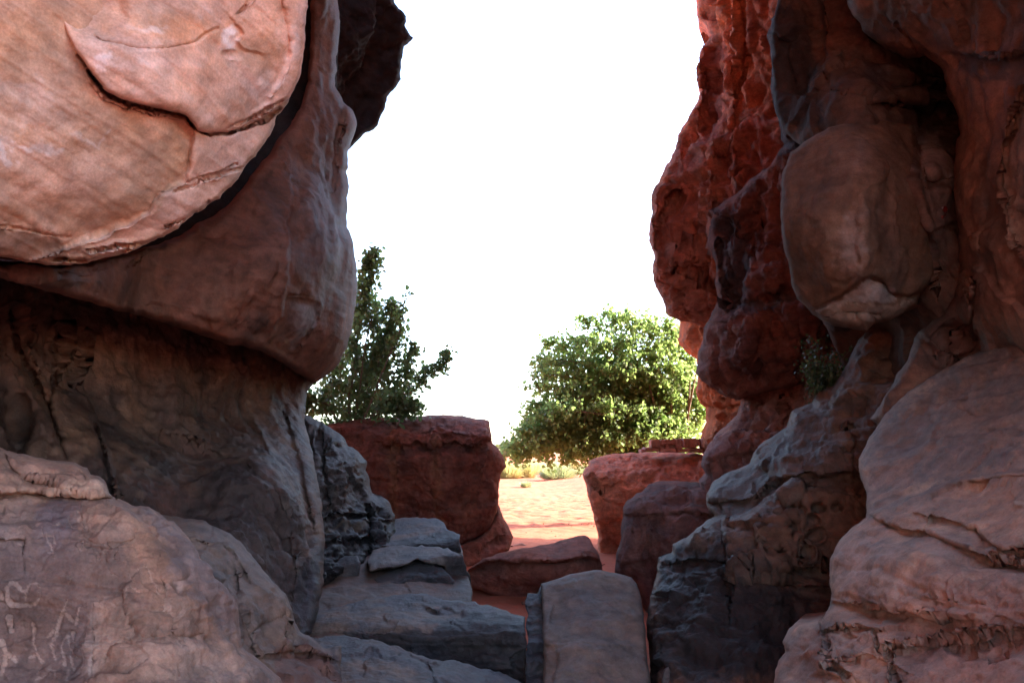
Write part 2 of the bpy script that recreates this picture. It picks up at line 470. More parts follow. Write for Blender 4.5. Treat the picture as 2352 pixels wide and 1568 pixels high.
# ---------------------------------------------------------------- left wall
wl = structure(empty('canyon_wall_left', (-3.2, 6, 0)))
o = rock('shadow_band_back', [(-500, 480), (200, 440), (400, 330), (560, 180), (640, 60), (640, -700), (780, -700), (775, 200), (700, 360), (560, 520), (300, 660), (-500, 660)],  # dark sheet added to stand in for the slab's shadow band
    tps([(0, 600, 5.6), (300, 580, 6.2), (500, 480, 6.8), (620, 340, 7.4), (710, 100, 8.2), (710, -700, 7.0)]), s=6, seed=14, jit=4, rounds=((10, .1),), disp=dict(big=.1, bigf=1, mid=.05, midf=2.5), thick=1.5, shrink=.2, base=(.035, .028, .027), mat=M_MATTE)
adopt(wl, o)
o = rock('bulging_wall', [(-500, 590), (-200, 590), (100, 606), (200, 606), (290, 585), (332, 570), (373, 558), (419, 540), (448, 517), (486, 498), (527, 469), (552, 440), (581, 398), (614, 361), (643, 314), (664, 290), (689, 249), (706, 187), (714, 83), (716, -700), (772, -700), (776, 0), (782, 60), (772, 130), (770, 200), (790, 235),
    (812, 255), (822, 285), (812, 315), (797, 345), (800, 385), (795, 395), (803, 430), (797, 455), (798, 520), (812, 560), (820, 620), (822, 650), (815, 720), (805, 765), (797, 800), (780, 830),
    (765, 850), (740, 868), (720, 882), (700, 866), (640, 828), (600, 806), (520, 790), (440, 765), (380, 742), (300, 722), (200, 694), (130, 675), (60, 655), (0, 640), (-500, 640)],
    tps([(-500, 600, 2.6), (0, 620, 3.15), (200, 640, 3.75), (400, 560, 5.2), (600, 400, 6.0), (600, 780, 5.7), (720, 100, 7.0), (690, 250, 6.7), (800, 400, 7.4), (760, 300, 7.0), (820, 650, 7.6), (760, 600, 6.5),
         (700, 860, 6.9), (450, 740, 5.2), (680, 600, 5.75), (750, -700, 5.8), (660, -300, 5.5), (300, 680, 4.7), (780, 780, 7.0)]),
    seed=2, jit=4, rounds=((14, .22), (60, .2)),
    cracks=[([(285, 620), (330, 580), (380, 545)], 2.5, .05), ([(795, 235), (775, 330), (772, 430)], 6, .1), ([(120, 625), (200, 622), (270, 600)], 3, .06)],
    lips=[([(668, 540), (668, 640), (655, 730), (630, 785), (600, 808)], -.1, 90, 4), ([(690, 690), (730, 695), (735, 740), (700, 800)], .06, 25, 4)],
    bumps=[(800, 505, 22, 40, .25), (755, 560, 25, 80, -.12), (720, 470, 30, 70, -.1)],
    disp=dict(facet=0.02, facetf=1.6, big=.10, bigf=.9, mid=.035, midf=2.6, stretch=(1, 1, .45), strata=.012, stf=7, fine=.008),
    thick=5, shrink=.25, base=(.235, .115, .082),
    mott=[((.31, .175, .125), 1.2, -.05, .4, (1, 1, .3), .8), (DKBROWN, 1.6, .05, .6, (1, 1, .3), .75), ((.24, .12, .09), 3.0, .1, .5, (1, 1, .5), .6)],
    patches=[('poly', [(690, 700), (730, 695), (735, 720), (705, 790), (680, 800)], (.36, .37, .40), 10, .75, 10), ('ell', (745, 520, 40, 150), (.20, .19, .20), 20, .55, 30),
             ('ell', (310, 680, 45, 40), (.12, .085, .07), 14, .6, 8), ('ell', (420, 640, 60, 130), (.26, .145, .115), 30, .5, 20), ('poly', [(0, 590), (140, 600), (240, 650), (120, 670), (0, 640)], (.12, .085, .075), 8, .7, 12)])
adopt(wl, o)
o = rock('undercut_wall', [(-500, 580), (100, 610), (500, 690), (730, 770), (722, 880), (706, 900), (702, 930), (700, 960), (712, 1010), (725, 1080), (738, 1150), (748, 1240), (745, 1330), (732, 1400), (718, 1452), (700, 1475),
    (640, 1520), (400, 1560), (-500, 1560)],
    tps([(0, 680, 5.0), (0, 850, 4.9), (0, 1000, 4.5), (-500, 900, 3.9), (300, 780, 6.1), (300, 900, 6.0), (300, 1050, 5.2), (550, 850, 7.0), (550, 960, 6.9), (690, 920, 8.2), (705, 1020, 7.4), (450, 1040, 5.9), (450, 1120, 5.3),
         (600, 1060, 5.9), (650, 1130, 5.6), (620, 1200, 5.2), (735, 1230, 5.9), (700, 1330, 5.2), (500, 1250, 4.75), (715, 1450, 4.85), (200, 1150, 4.5), (100, 1250, 4.2), (400, 1500, 4.2)]),
    seed=3, jit=4, rounds=((18, .25),),
    cracks=[([(40, 720), (60, 830), (110, 930), (150, 1050)], 5, .12), ([(150, 760), (130, 850), (115, 930)], 4, .08), ([(190, 780), (165, 880)], 4, .07), ([(220, 980), (235, 1040), (262, 1140)], 4, .1)],
    lips=[([(470, 1020), (560, 1060), (630, 1120), (665, 1190), (672, 1260)], .10, 60, 10), ([(240, 1000), (262, 1080), (285, 1170)], -.12, 35, 5), ([(50, 850), (110, 960), (160, 1060)], -.1, 60, 8),
          ([(620, 1010), (660, 1110), (700, 1200), (722, 1290)], -.12, 40, 5), ([(660, 960), (690, 1060), (722, 1180)], .1, 30, 5)],
    bumps=[(560, 1090, 100, 45, -.12), (40, 1000, 40, 90, .2), (330, 960, 40, 60, .1)],
    disp=dict(facet=0.03, facetf=1.8, big=.12, bigf=1.0, mid=.035, midf=2.4, ridge=.06, ridgef=1.8, strata=.014, stf=6, swirl=.15, stretch=(1, 1, .55), fine=.013, finef=14),
    thick=4, shrink=.25, base=(.19, .112, .082),
    mott=[((.33, .195, .13), .9, -.05, .4, (1, 1, .8), .8), ((.075, .052, .048), 1.5, -.05, .35, (1, 1, .6), .85), ((.30, .20, .15), 5, .25, .6, (1, 1, 1), .5), ((.20, .10, .08), 2.5, .2, .6, (1, 1, .4), .6)],
    patches=[('poly', [(-20, 680), (200, 695), (420, 760), (560, 800), (540, 830), (350, 790), (200, 760), (-20, 740)], (.085, .05, .045), 14, .85, 22),  # dark strip along the bulge's underside: its shade painted in
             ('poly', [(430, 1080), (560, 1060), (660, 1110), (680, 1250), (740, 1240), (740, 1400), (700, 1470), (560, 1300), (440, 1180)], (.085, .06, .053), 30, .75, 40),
             ('poly', [(690, 1290), (750, 1250), (735, 1440), (690, 1480)], VARN, 8, .85, 12), ('ell', (20, 960, 60, 120), (.10, .065, .055), 20, .7, 20)], mat=M_POL)
adopt(wl, o)
o = rock('fluted_ridge', [(690, 950), (711, 954), (735, 968), (750, 976), (792, 1004), (799, 1023), (821, 1033), (830, 1046), (842, 1061), (840, 1077), (847, 1092), (851, 1114), (856, 1136), (871, 1140), (893, 1147), (898, 1167),
    (905, 1184), (911, 1235), (904, 1241), (903, 1270), (847, 1284), (830, 1310), (790, 1330), (740, 1350), (700, 1350), (690, 1200)],
    tps([(700, 960, 8.7), (790, 1010, 8.7), (850, 1110, 8.7), (900, 1200, 8.3), (760, 1150, 7.4), (740, 1060, 7.8), (800, 1200, 7.5), (850, 1270, 7.3), (800, 1310, 6.8), (720, 1200, 6.7), (740, 1320, 6.3)]),
    s=3.2, seed=4, jit=4, rounds=((14, .2), (40, .2)),
    cracks=[([(735, 970), (740, 1060), (755, 1150)], 4, .15), ([(845, 1160), (848, 1230), (846, 1285)], 4, .2)],
    lips=[([(750, 1190), (800, 1180), (842, 1182)], .16, 20, 3), ([(760, 1240), (842, 1236)], .1, 16, 3), ([(850, 1200), (905, 1196)], .12, 14, 3), ([(770, 1010), (790, 1080), (800, 1150)], -.1, 30, 4)],
    disp=dict(facet=0.06, facetf=3.2, fst=(1, 1, 1.6), big=.10, bigf=1.3, mid=.04, midf=4.5, ridge=.06, ridgef=2.5, strata=.05, stf=5.5, swirl=.1, fine=.02, finef=12),
    thick=2.5, shrink=.3, base=(.15, .12, .11), mott=[((.22, .175, .15), 2.5, -.1, .5, (1, 1, 1), .7), (DKBROWN, 2, .1, .6, (1, 1, 1), .6)],
    patches=[('poly', [(740, 1175), (850, 1160), (910, 1150), (915, 1280), (830, 1330), (730, 1340)], (.045, .04, .042), 9, .9, 12), ('line', ([(765, 1206), (842, 1203)], 3.5), (.30, .20, .13), 3, .9, 3)], mat=M_POL)
adopt(wl, o)
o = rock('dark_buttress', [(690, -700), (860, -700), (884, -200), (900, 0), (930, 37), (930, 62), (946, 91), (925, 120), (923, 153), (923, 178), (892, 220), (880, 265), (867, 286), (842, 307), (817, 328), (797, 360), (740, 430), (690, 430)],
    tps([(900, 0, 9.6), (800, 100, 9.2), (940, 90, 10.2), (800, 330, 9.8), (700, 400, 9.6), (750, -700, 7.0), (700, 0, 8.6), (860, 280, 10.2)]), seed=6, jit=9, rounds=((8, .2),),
    disp=dict(big=.25, bigf=.7, mid=.10, midf=2, strata=.05, stf=3, fine=.02, ridge=.1, ridgef=1.2), thick=3, shrink=.3, base=(.030, .026, .029),  # near-black base holds the shade of this underside
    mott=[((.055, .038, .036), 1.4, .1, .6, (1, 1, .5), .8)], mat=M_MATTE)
adopt(wl, o)

# ---------------------------------------------------------------- right wall
wr = structure(empty('canyon_wall_right', (3.6, 7, 0)))
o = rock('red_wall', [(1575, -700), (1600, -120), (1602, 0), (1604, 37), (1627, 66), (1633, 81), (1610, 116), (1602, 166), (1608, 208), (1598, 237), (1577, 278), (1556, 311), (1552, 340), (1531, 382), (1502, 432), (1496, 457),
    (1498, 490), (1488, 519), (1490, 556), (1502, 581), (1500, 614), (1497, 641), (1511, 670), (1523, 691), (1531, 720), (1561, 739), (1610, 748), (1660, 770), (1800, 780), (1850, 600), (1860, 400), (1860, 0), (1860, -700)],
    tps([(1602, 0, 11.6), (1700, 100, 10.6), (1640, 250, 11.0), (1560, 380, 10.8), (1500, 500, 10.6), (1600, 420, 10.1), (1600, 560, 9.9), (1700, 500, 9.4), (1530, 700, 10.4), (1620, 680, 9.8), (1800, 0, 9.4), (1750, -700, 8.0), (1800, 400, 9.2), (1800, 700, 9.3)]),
    s=3.6, seed=7, jit=5, rounds=((8, .15), (36, .2)),
    cracks=[([(1608, 208), (1650, 205), (1690, 215)], 3, .08), ([(1575, 575), (1600, 572)], 3, .15), ([(1640, 560), (1700, 590), (1760, 570)], 4, .15), ([(1530, 610), (1620, 640), (1700, 690)], 4, .12)],
    lips=[([(1800, 255), (1720, 285), (1670, 310), (1600, 330), (1548, 345)], .3, 110, 8), ([(1500, 640), (1560, 620), (1620, 640), (1680, 690)], .15, 50, 6), ([(1690, 0), (1700, 120), (1690, 260)], -.2, 50, 8)],
    bumps=[(1635, 170, 24, 70, .28), (1630, 270, 26, 44, .25), (1567, 490, 42, 66, .32), (1520, 540, 14, 60, .22), (1582, 355, 18, 20, .3), (1655, 365, 14, 18, .3), (1540, 470, 18, 30, .2), (1620, 30, 14, 14, .2), (1660, 480, 16, 120, .2), (1700, 420, 30, 40, .2)],
    disp=dict(facet=0.13, facetf=1.5, fst=(1, 1, 0.6), big=.20, bigf=.8, mid=.09, midf=2.6, ridge=.20, ridgef=1.7, stretch=(1.2, 1.2, .33), strata=.045, stf=4.5, fine=.034, finef=10, tafoni=.06, taff=1.8),
    thick=6, shrink=.15, base=(.40, .135, .08), mott=[(ORNG, .9, -.05, .5, (1, 1, .5), .6), (DKRED, 1.0, .1, .6, (1, 1, .35), .75)],  # orange base carries the bounce glow of the upper tier
    patches=[('poly', [(1490, 440), (1560, 340), (1690, 290), (1800, 250), (1860, 300), (1860, 780), (1600, 780), (1480, 660)], (.235, .082, .06), 24, .6, 40), ('ell', (1635, 200, 26, 110), (.14, .05, .045), 10, .7, 14), ('poly', [(1640, 470), (1720, 420), (1860, 300), (1860, 760), (1640, 740)], (.15, .07, .06), 20, .6, 30)], mat=M_FAR)  # ell puts the alcove's shade into the colour
adopt(wr, o)
o = rock('overhanging_buttress', [(1810, -300), (1790, 0), (1762, 80), (1772, 120), (1770, 200), (1790, 280), (1800, 330), (1770, 380), (1700, 430), (1652, 470), (1627, 478), (1625, 560), (1640, 600), (1650, 680), (1638, 720), (1616, 755), (1614, 790), (1602, 816), (1600, 857), (1631, 886), (1652, 907),
    (1693, 920), (1751, 905), (1814, 888), (1870, 885), (1900, 870), (1920, 700), (1920, 0), (1920, -300)],
    tps([(1627, 500, 9.4), (1700, 600, 8.8), (1700, 480, 9.1), (1850, 600, 8.0), (1618, 800, 9.2), (1720, 800, 8.3), (1720, 890, 8.5), (1850, 850, 7.9), (1780, 100, 8.3), (1900, 0, 8.1), (1830, 400, 8.4), (1660, 690, 8.9)]),
    s=3.6, seed=8, jit=5, rounds=((10, .15), (44, .25)),
    cracks=[([(1680, 700), (1740, 690), (1830, 660)], 5, .15), ([(1650, 560), (1660, 640), (1690, 700)], 5, .15), ([(1720, 520), (1740, 600)], 4, .15), ([(1835, 700), (1850, 800), (1840, 880)], 6, .15)],
    lips=[([(1640, 730), (1720, 705), (1830, 700), (1860, 690)], -.18, 60, 6), ([(1627, 490), (1660, 520), (1680, 600)], .12, 40, 5)],
    bumps=[(1780, 640, 35, 35, -.15), (1700, 790, 60, 60, -.2), (1720, 840, 60, 40, -.1), (1690, 640, 22, 50, .2)],
    disp=dict(facet=0.11, facetf=1.8, fst=(1, 1, 0.8), big=.16, bigf=.9, mid=.07, midf=2.8, ridge=.17, ridgef=1.8, strata=.05, stf=5, stretch=(1.1, 1.1, .42), fine=.024, finef=12, tafoni=.04, taff=2.5), thick=3, shrink=.2,
    base=(.20, .082, .064), mott=[((.29, .11, .08), 1.1, -.05, .5, (1, 1, .5), .6), ((.11, .06, .058), 1.4, .0, .5, (1, 1, .4), .7)],
    patches=[('poly', [(1630, 480), (1680, 470), (1720, 600), (1720, 720), (1670, 720), (1640, 600)], (.055, .045, .05), 10, .8, 16), ('ell', (1730, 830, 70, 60), (.11, .05, .045), 20, .6, 14), ('poly', [(1720, -60), (1900, -60), (1900, 350), (1780, 350)], (.048, .033, .034), 14, .9, 20), ('line', ([(1690, 705), (1760, 698), (1840, 680)], 8), (.10, .085, .09), 6, .8, 6)], mat=M_FAR)  # top poly darkens the sky-facing side: painted shade
adopt(wr, o)
o = rock('fluted_foot', [(1680, 880), (1700, 925), (1690, 955), (1662, 985), (1644, 998), (1612, 1045), (1610, 1075), (1623, 1094), (1602, 1104), (1620, 1160), (1720, 1180), (1900, 1090), (1990, 850), (2010, 700), (1850, 690), (1800, 850)],
    tps([(1690, 940, 9.6), (1620, 1060, 9.0), (1640, 1100, 8.8), (1720, 1030, 8.6), (1800, 950, 8.7), (1760, 900, 9.2), (1900, 780, 8.0), (1960, 760, 7.6), (1850, 1000, 7.8), (1700, 1130, 8.3)]),
    s=3.4, seed=9, jit=5, rounds=((14, .2), (35, .2)), bumps=[(1700, 1010, 50, 40, -.2), (1640, 1050, 26, 22, -.12), (1760, 1060, 40, 40, .15)],
    lips=[([(1620, 1040), (1680, 1005), (1750, 985), (1800, 980)], -.12, 40, 5), ([(1800, 930), (1790, 990), (1750, 1040), (1730, 1100)], -.12, 30, 5)],
    disp=dict(facet=0.06, facetf=2.4, fst=(1.3, 1.3, 0.6), big=.1, bigf=1.4, mid=.08, midf=3.2, ridge=.14, ridgef=2.4, stretch=(1.3, 1.3, .40), strata=.035, stf=5, fine=.02), thick=2, shrink=.3, base=(.29, .13, .105),
    mott=[((.38, .18, .14), 1.5, -.1, .5, (1, 1, .4), .6), (PURP, 1.2, .05, .5, (1, 1, .8), .6)], patches=[('poly', [(1600, 1040), (1700, 1000), (1800, 1000), (1800, 1160), (1600, 1160)], (.17, .085, .075), 14, .65, 24)], mat=M_FAR)
adopt(wr, o)
o = rock('far_outcrop', [(1565, 690), (1561, 749), (1556, 783), (1569, 799), (1598, 820), (1604, 850), (1598, 903), (1610, 926), (1623, 938), (1621, 975), (1612, 1000), (1606, 1014), (1620, 1060), (1740, 1060), (1780, 900), (1760, 690)],
    tps([(1561, 760, 14.2), (1620, 800, 13.4), (1610, 920, 13.8), (1680, 960, 12.8), (1620, 1010, 13.4), (1700, 760, 12.8)]), s=3, seed=10, jit=4, rounds=((16, .4), (30, .3)),
    lips=[([(1600, 925), (1650, 935), (1720, 925)], .3, 20, 3)], disp=dict(facet=0.1, facetf=1.6, big=.2, bigf=.9, mid=.12, midf=2.2, ridge=.08, ridgef=1.6, fine=.03, finef=10, tafoni=.1, taff=3), thick=3, shrink=.2, base=(.46, .125, .05), mott=[((.52, .17, .075), 1, -.1, .5, (1, 1, .5), .6)], mat=M_FAR)
adopt(wr, o)
o = rock('dark_upper_wall', [(1800, -700), (1785, 0), (1768, 90), (1776, 170), (1780, 250), (1800, 300), (1842, 335), (1870, 420), (1870, 680), (1950, 880), (2400, 950), (2800, 700), (2800, -700)],
    tps([(1790, 100, 6.15), (1790, 250, 6.2), (1850, 200, 5.95), (1950, 120, 5.7), (1930, 255, 5.25), (2010, 235, 5.2), (2070, 265, 5.25), (2080, 160, 5.6), (2130, 220, 5.6), (2110, 290, 5.75), (2150, 340, 5.35), (2150, 420, 5.0), (2160, 520, 4.98), (2130, 680, 5.2), (2000, 800, 6.4), (2050, 850, 6.0), (2300, 400, 5.6), (2600, 0, 5.0), (2250, 850, 5.2), (1900, -700, 5.5)]),
    seed=11, jit=5, rounds=((9, .14),),
    cracks=[([(2050, 205), (2090, 198), (2130, 190), (2175, 200)], 3.5, .15), ([(2060, 235), (2110, 245), (2175, 243)], 4, .25)],
    lips=[([(1880, 0), (1885, 60), (1900, 130)], .12, 40, 6), ([(2060, 240), (2120, 252), (2185, 245)], .22, 60, 5), ([(2104, 300), (2104, 420), (2140, 520), (2150, 640)], -.08, 30, 5)],
    bumps=[(2150, 360, 30, 45, -.08), (2150, 420, 30, 14, .06)],
    disp=dict(facet=0.08, facetf=1.9, fst=(1, 1, 1.1), big=.12, bigf=1.0, mid=.035, midf=2.6, ridge=.02, ridgef=1.8, strata=.02, stf=5, fine=.012, stretch=(1, 1, .7)), thick=4, shrink=.1, base=(.135, .092, .075),
    mott=[((.20, .135, .105), 1.0, -.05, .5, (1, 1, .7), .7), (VARN, 1.6, .05, .55, (1, 1, .6), .75), ((.17, .08, .06), 2, .15, .6, (1, 1, .5), .6)],
    patches=[('poly', [(1750, 0), (1860, 20), (1880, 160), (1890, 290), (1760, 320)], (.05, .045, .047), 14, .8, 26), ('poly', [(2108, 305), (2150, 300), (2175, 340), (2180, 420), (2150, 400), (2110, 410)], (.34, .30, .28), 14, .7, 24), ('ell', (2145, 480, 30, 60), (.25, .20, .18), 20, .5, 20),  # first poly: shade painted on the left edge to offset sky light
             ('poly', [(1900, 255), (2050, 220), (2105, 290), (1990, 280), (1900, 300)], (.19, .13, .105), 12, .6, 10), ('ell', (1985, 790, 90, 40), (.17, .11, .085), 20, .5, 12)], mat=M_MATTE)
adopt(wr, o)
o = rock('near_column', [(1900, -700), (1938, -100), (1949, 17), (1971, 46), (1988, 79), (2025, 108), (2063, 129), (2092, 137), (2125, 129), (2146, 141), (2162, 158), (2171, 187), (2179, 224), (2200, 270), (2202, 300), (2191, 353), (2189, 436), (2198, 498), (2200, 560),
    (2208, 620), (2190, 680), (2165, 720), (2110, 760), (2080, 830), (2000, 960), (2100, 1100), (2800, 1100), (2800, -700)],
    tps([(1960, 30, 5.35), (2100, 60, 5.0), (2100, 130, 5.25), (2190, 300, 5.0), (2230, 200, 4.6), (2340, 60, 4.2), (2280, 450, 4.4), (2340, 500, 4.15), (2210, 600, 4.8), (2340, 740, 4.3), (2100, 800, 5.2), (2080, 900, 5.2), (2250, 850, 4.9), (2700, 300, 3.0), (2300, -500, 3.4), (2010, 20, 5.1)]),
    seed=12, jit=6, rounds=((10, .12), (45, .12)),
    cracks=[([(2120, 150), (2100, 100), (2060, 60)], 3, .05), ([(2200, 560), (2215, 640), (2230, 700)], 4, .07), ([(2240, 650), (2235, 730), (2210, 790)], 5, .08), ([(2346, 200), (2335, 300), (2310, 330)], 3, .06)],
    lips=[([(2225, 130), (2228, 250), (2215, 330)], .1, 50, 8), ([(2230, 130), (2280, 135), (2352, 130)], .1, 40, 6), ([(2352, 200), (2310, 300), (2300, 420), (2330, 560), (2352, 580)], -.06, 40, 4), ([(2110, 760), (2150, 820), (2200, 850)], .1, 40, 8)],
    bumps=[(2270, 130, 50, 14, -.08), (2240, 520, 20, 120, -.05), (2200, 790, 60, 50, .12)],
    disp=dict(facet=0.05, facetf=1.9, fst=(1, 1, 0.8), big=.10, bigf=1.1, mid=.03, midf=2.4, ridge=.05, ridgef=1.8, stretch=(1, 1, .55), strata=.012, stf=6, fine=.011), thick=3.5, shrink=.1, base=(.235, .135, .098),
    mott=[((.33, .195, .14), .9, -.05, .5, (1, 1, .5), .7), ((.09, .065, .058), 1.6, .0, .4, (1, 1, .35), .85), ((.24, .125, .09), 2.4, .1, .5, (1, 1, .4), .5)],
    patches=[('poly', [(1940, -60), (2400, -60), (2400, 60), (2200, 110), (2000, 90)], (.15, .095, .075), 20, .7, 30), ('poly', [(2352, 210), (2315, 290), (2300, 430), (2325, 570), (2420, 590), (2420, 210)], (.34, .26, .21), 8, .7, 10), ('poly', [(2090, 690), (2200, 680), (2240, 760), (2200, 860), (2110, 860)], (.12, .075, .065), 16, .75, 34), ('ell', (2260, 150, 60, 35), (.085, .075, .075), 12, .7, 26), ('ell', (2265, 480, 30, 130), (.13, .09, .075), 14, .55, 20), ('ell', (2010, 60, 60, 40), (.10, .075, .07), 14, .6, 20)])  # first poly browns the top down, painted shade against the open sky
adopt(wr, o)

# ================================================================ ROCKS THAT STAND ON THEIR OWN
# ---------------------------------------------------------------- overhanging slab, upper left
slab_d = tps([(-500, -700, 1.5), (0, 0, 2.4), (350, 0, 2.8), (700, 0, 3.35), (0, 300, 2.5), (400, 300, 2.95), (620, 300, 3.4), (0, 580, 2.75), (250, 580, 3.1), (430, 500, 3.2), (690, -700, 2.8), (0, 450, 2.6), (300, 430, 2.95)])
slab = rock('overhanging_slab', [(-500, -700), (690, -700), (690, 120), (660, 235), (638, 268), (615, 320), (590, 350), (560, 385), (545, 410), (505, 455), (470, 478), (440, 500), (390, 535), (340, 560), (300, 578), (250, 590), (180, 606),
    (110, 608), (60, 600), (0, 590), (-150, 575), (-500, 560)], slab_d, s=3.4, seed=21, jit=6, rounds=((5, .05), (26, .03)),
    cracks=[([(185, 130), (200, 152), (215, 175)], 2.8, .025), ([(205, 165), (240, 208), (270, 228), (320, 243), (380, 257), (425, 268), (445, 292), (480, 310), (520, 308), (565, 295), (605, 279), (645, 250)], 3.2, .12),
            ([(380, 520), (430, 500), (470, 478), (480, 462)], 2.6, .08), ([(395, 440), (430, 432), (480, 410), (560, 385)], 2.2, .045), ([(120, 598), (200, 600), (260, 588), (300, 575)], 3, .1), ([(200, 577), (250, 570), (340, 560)], 2.2, .07), ([(0, 520), (60, 530), (160, 545)], 2, .03), ([(430, 420), (500, 400), (545, 378)], 1.8, .03)],
    lips=[([(445, 320), (440, 370), (425, 415), (370, 445), (340, 490), (250, 535), (150, 570)], .05, 70, 6)],
    disp=dict(big=.035, bigf=1.6, mid=.012, midf=4, strata=.006, stf=16, dip=(.25, .1, 1), swirl=.05, fine=.0022, finef=16), thick=2.3, shrink=.0,
    base=(.47, .31, .225), mott=[((.41, .295, .22), 1.3, -.15, .4, (1, 1, 1.2), .65), ((.53, .375, .315), 2.2, .0, .5, (1, 1, 1.5), .6), ((.33, .24, .195), 3, .2, .6, (1, 1, 2), .5)],
    patches=[('poly', [(0, 180), (60, 200), (90, 280), (40, 330), (-40, 330), (-40, 180)], (.54, .44, .39), 14, .55, 26), ('line', ([(0, 325), (60, 350), (150, 350)], 6), (.60, .56, .56), 5, .75, 9), ('line', ([(170, 310), (240, 352), (262, 305)], 3), (.58, .54, .54), 3, .6, 5), ('line', ([(0, 330), (30, 380)], 10), (.60, .56, .56), 5, .6, 9),
             ('ell', (410, 360, 30, 75), (.30, .20, .13), 22, .6, 14), ('ell', (330, 460, 100, 45), (.36, .235, .16), 26, .6, 18), ('poly', [(-60, 500), (90, 530), (180, 560), (220, 585), (110, 615), (-60, 605)], (.15, .095, .075), 16, .8, 24), ('poly', [(450, 310), (630, 270), (560, 390), (440, 500), (250, 585), (200, 580), (330, 500), (425, 420)], (.54, .37, .31), 8, .65, 10),
             ('ell', (90, 90, 110, 60), (.40, .26, .17), 40, .5, 40), ('ell', (250, 330, 110, 70), (.40, .27, .185), 40, .5, 50), ('ell', (120, 480, 130, 40), (.38, .235, .165), 26, .55, 40), ('ell', (90, 250, 40, 60), (.50, .42, .40), 20, .4, 25), ('ell', (190, 400, 80, 40), (.50, .36, .30), 20, .45, 25)], mat=M_MATTE)
thing(slab, 'huge pale pink sandstone slab overhanging the upper left of the gorge', 'rock slab')
lobe_off = tps([(145, 60, -.01), (100, -300, .03), (200, 150, -.06), (240, 205, -.055), (430, 262, -.075), (520, 303, -.05), (640, 245, -.10), (700, 100, -.16), (400, 0, -.08), (400, -700, -.05), (700, -700, -.1), (250, 50, -.05)])
lobe = rock('rounded_lobe', [(90, -700), (708, -700), (706, 0), (701, 100), (690, 180), (665, 225), (640, 245), (600, 275), (560, 290), (520, 303), (480, 306), (455, 300), (440, 280), (425, 264), (380, 252), (320, 238), (270, 225), (240, 205), (215, 175), (190, 140), (165, 105), (145, 60), (118, 0)],
    lambda X, Y: slab_d(X, Y)+lobe_off(X, Y), s=3.4, seed=22, jit=3.5, rounds=((5, .04), (30, .03)),
    cracks=[([(218, 82), (240, 95), (258, 100), (320, 112), (400, 112), (450, 95), (500, 65)], 2.0, .02), ([(545, 32), (570, 12), (585, -5)], 2.5, .04), ([(545, 292), (600, 262), (650, 232)], 2.4, .06), ([(520, 300), (560, 280), (600, 268)], 2, .04)],
    lips=[([(545, 60), (558, 80), (545, 95), (560, 115), (590, 120)], .02, 22, 3), ([(655, 20), (668, 90), (665, 150), (640, 195)], .03, 30, 6)], bumps=[(230, 30, 70, 60, .05), (530, 125, 18, 10, .02)],
    disp=dict(big=.03, bigf=1.8, mid=.012, midf=4, strata=.005, stf=16, dip=(.2, .1, 1), swirl=.05, fine=.0022, finef=16), thick=.6, shrink=.15, base=(.51, .345, .275),
    mott=[((.46, .31, .23), 1.6, .0, .5, (1, 1, 1), .6), ((.57, .43, .38), 2.4, .0, .5, (1, 1, 1.6), .6)],
    patches=[('ell', (300, 40, 120, 40), (.44, .29, .20), 30, .5, 30), ('ell', (420, 70, 110, 30), (.52, .27, .15), 26, .7, 16), ('ell', (640, 60, 40, 60), (.50, .31, .22), 26, .5, 20), ('poly', [(510, 80), (545, 62), (555, 85), (540, 110), (510, 115)], (.70, .68, .69), 7, .75, 8), ('poly', [(215, 135), (260, 118), (270, 140), (230, 165)], (.66, .60, .60), 8, .7, 12), ('line', ([(230, 150), (330, 150), (470, 140)], 9), (.60, .47, .43), 12, .5, 12),
             ('line', ([(672, 70), (675, 120), (650, 190), (600, 200)], 7), (.62, .57, .57), 10, .6, 12), ('ell', (600, 130, 40, 50), (.46, .28, .17), 22, .55, 14), ('ell', (330, 70, 35, 8), (.66, .55, .50), 6, .6, 8), ('ell', (530, 228, 30, 10), (.36, .27, .22), 8, .5, 10)], mat=M_MATTE)
adopt(slab, lobe)

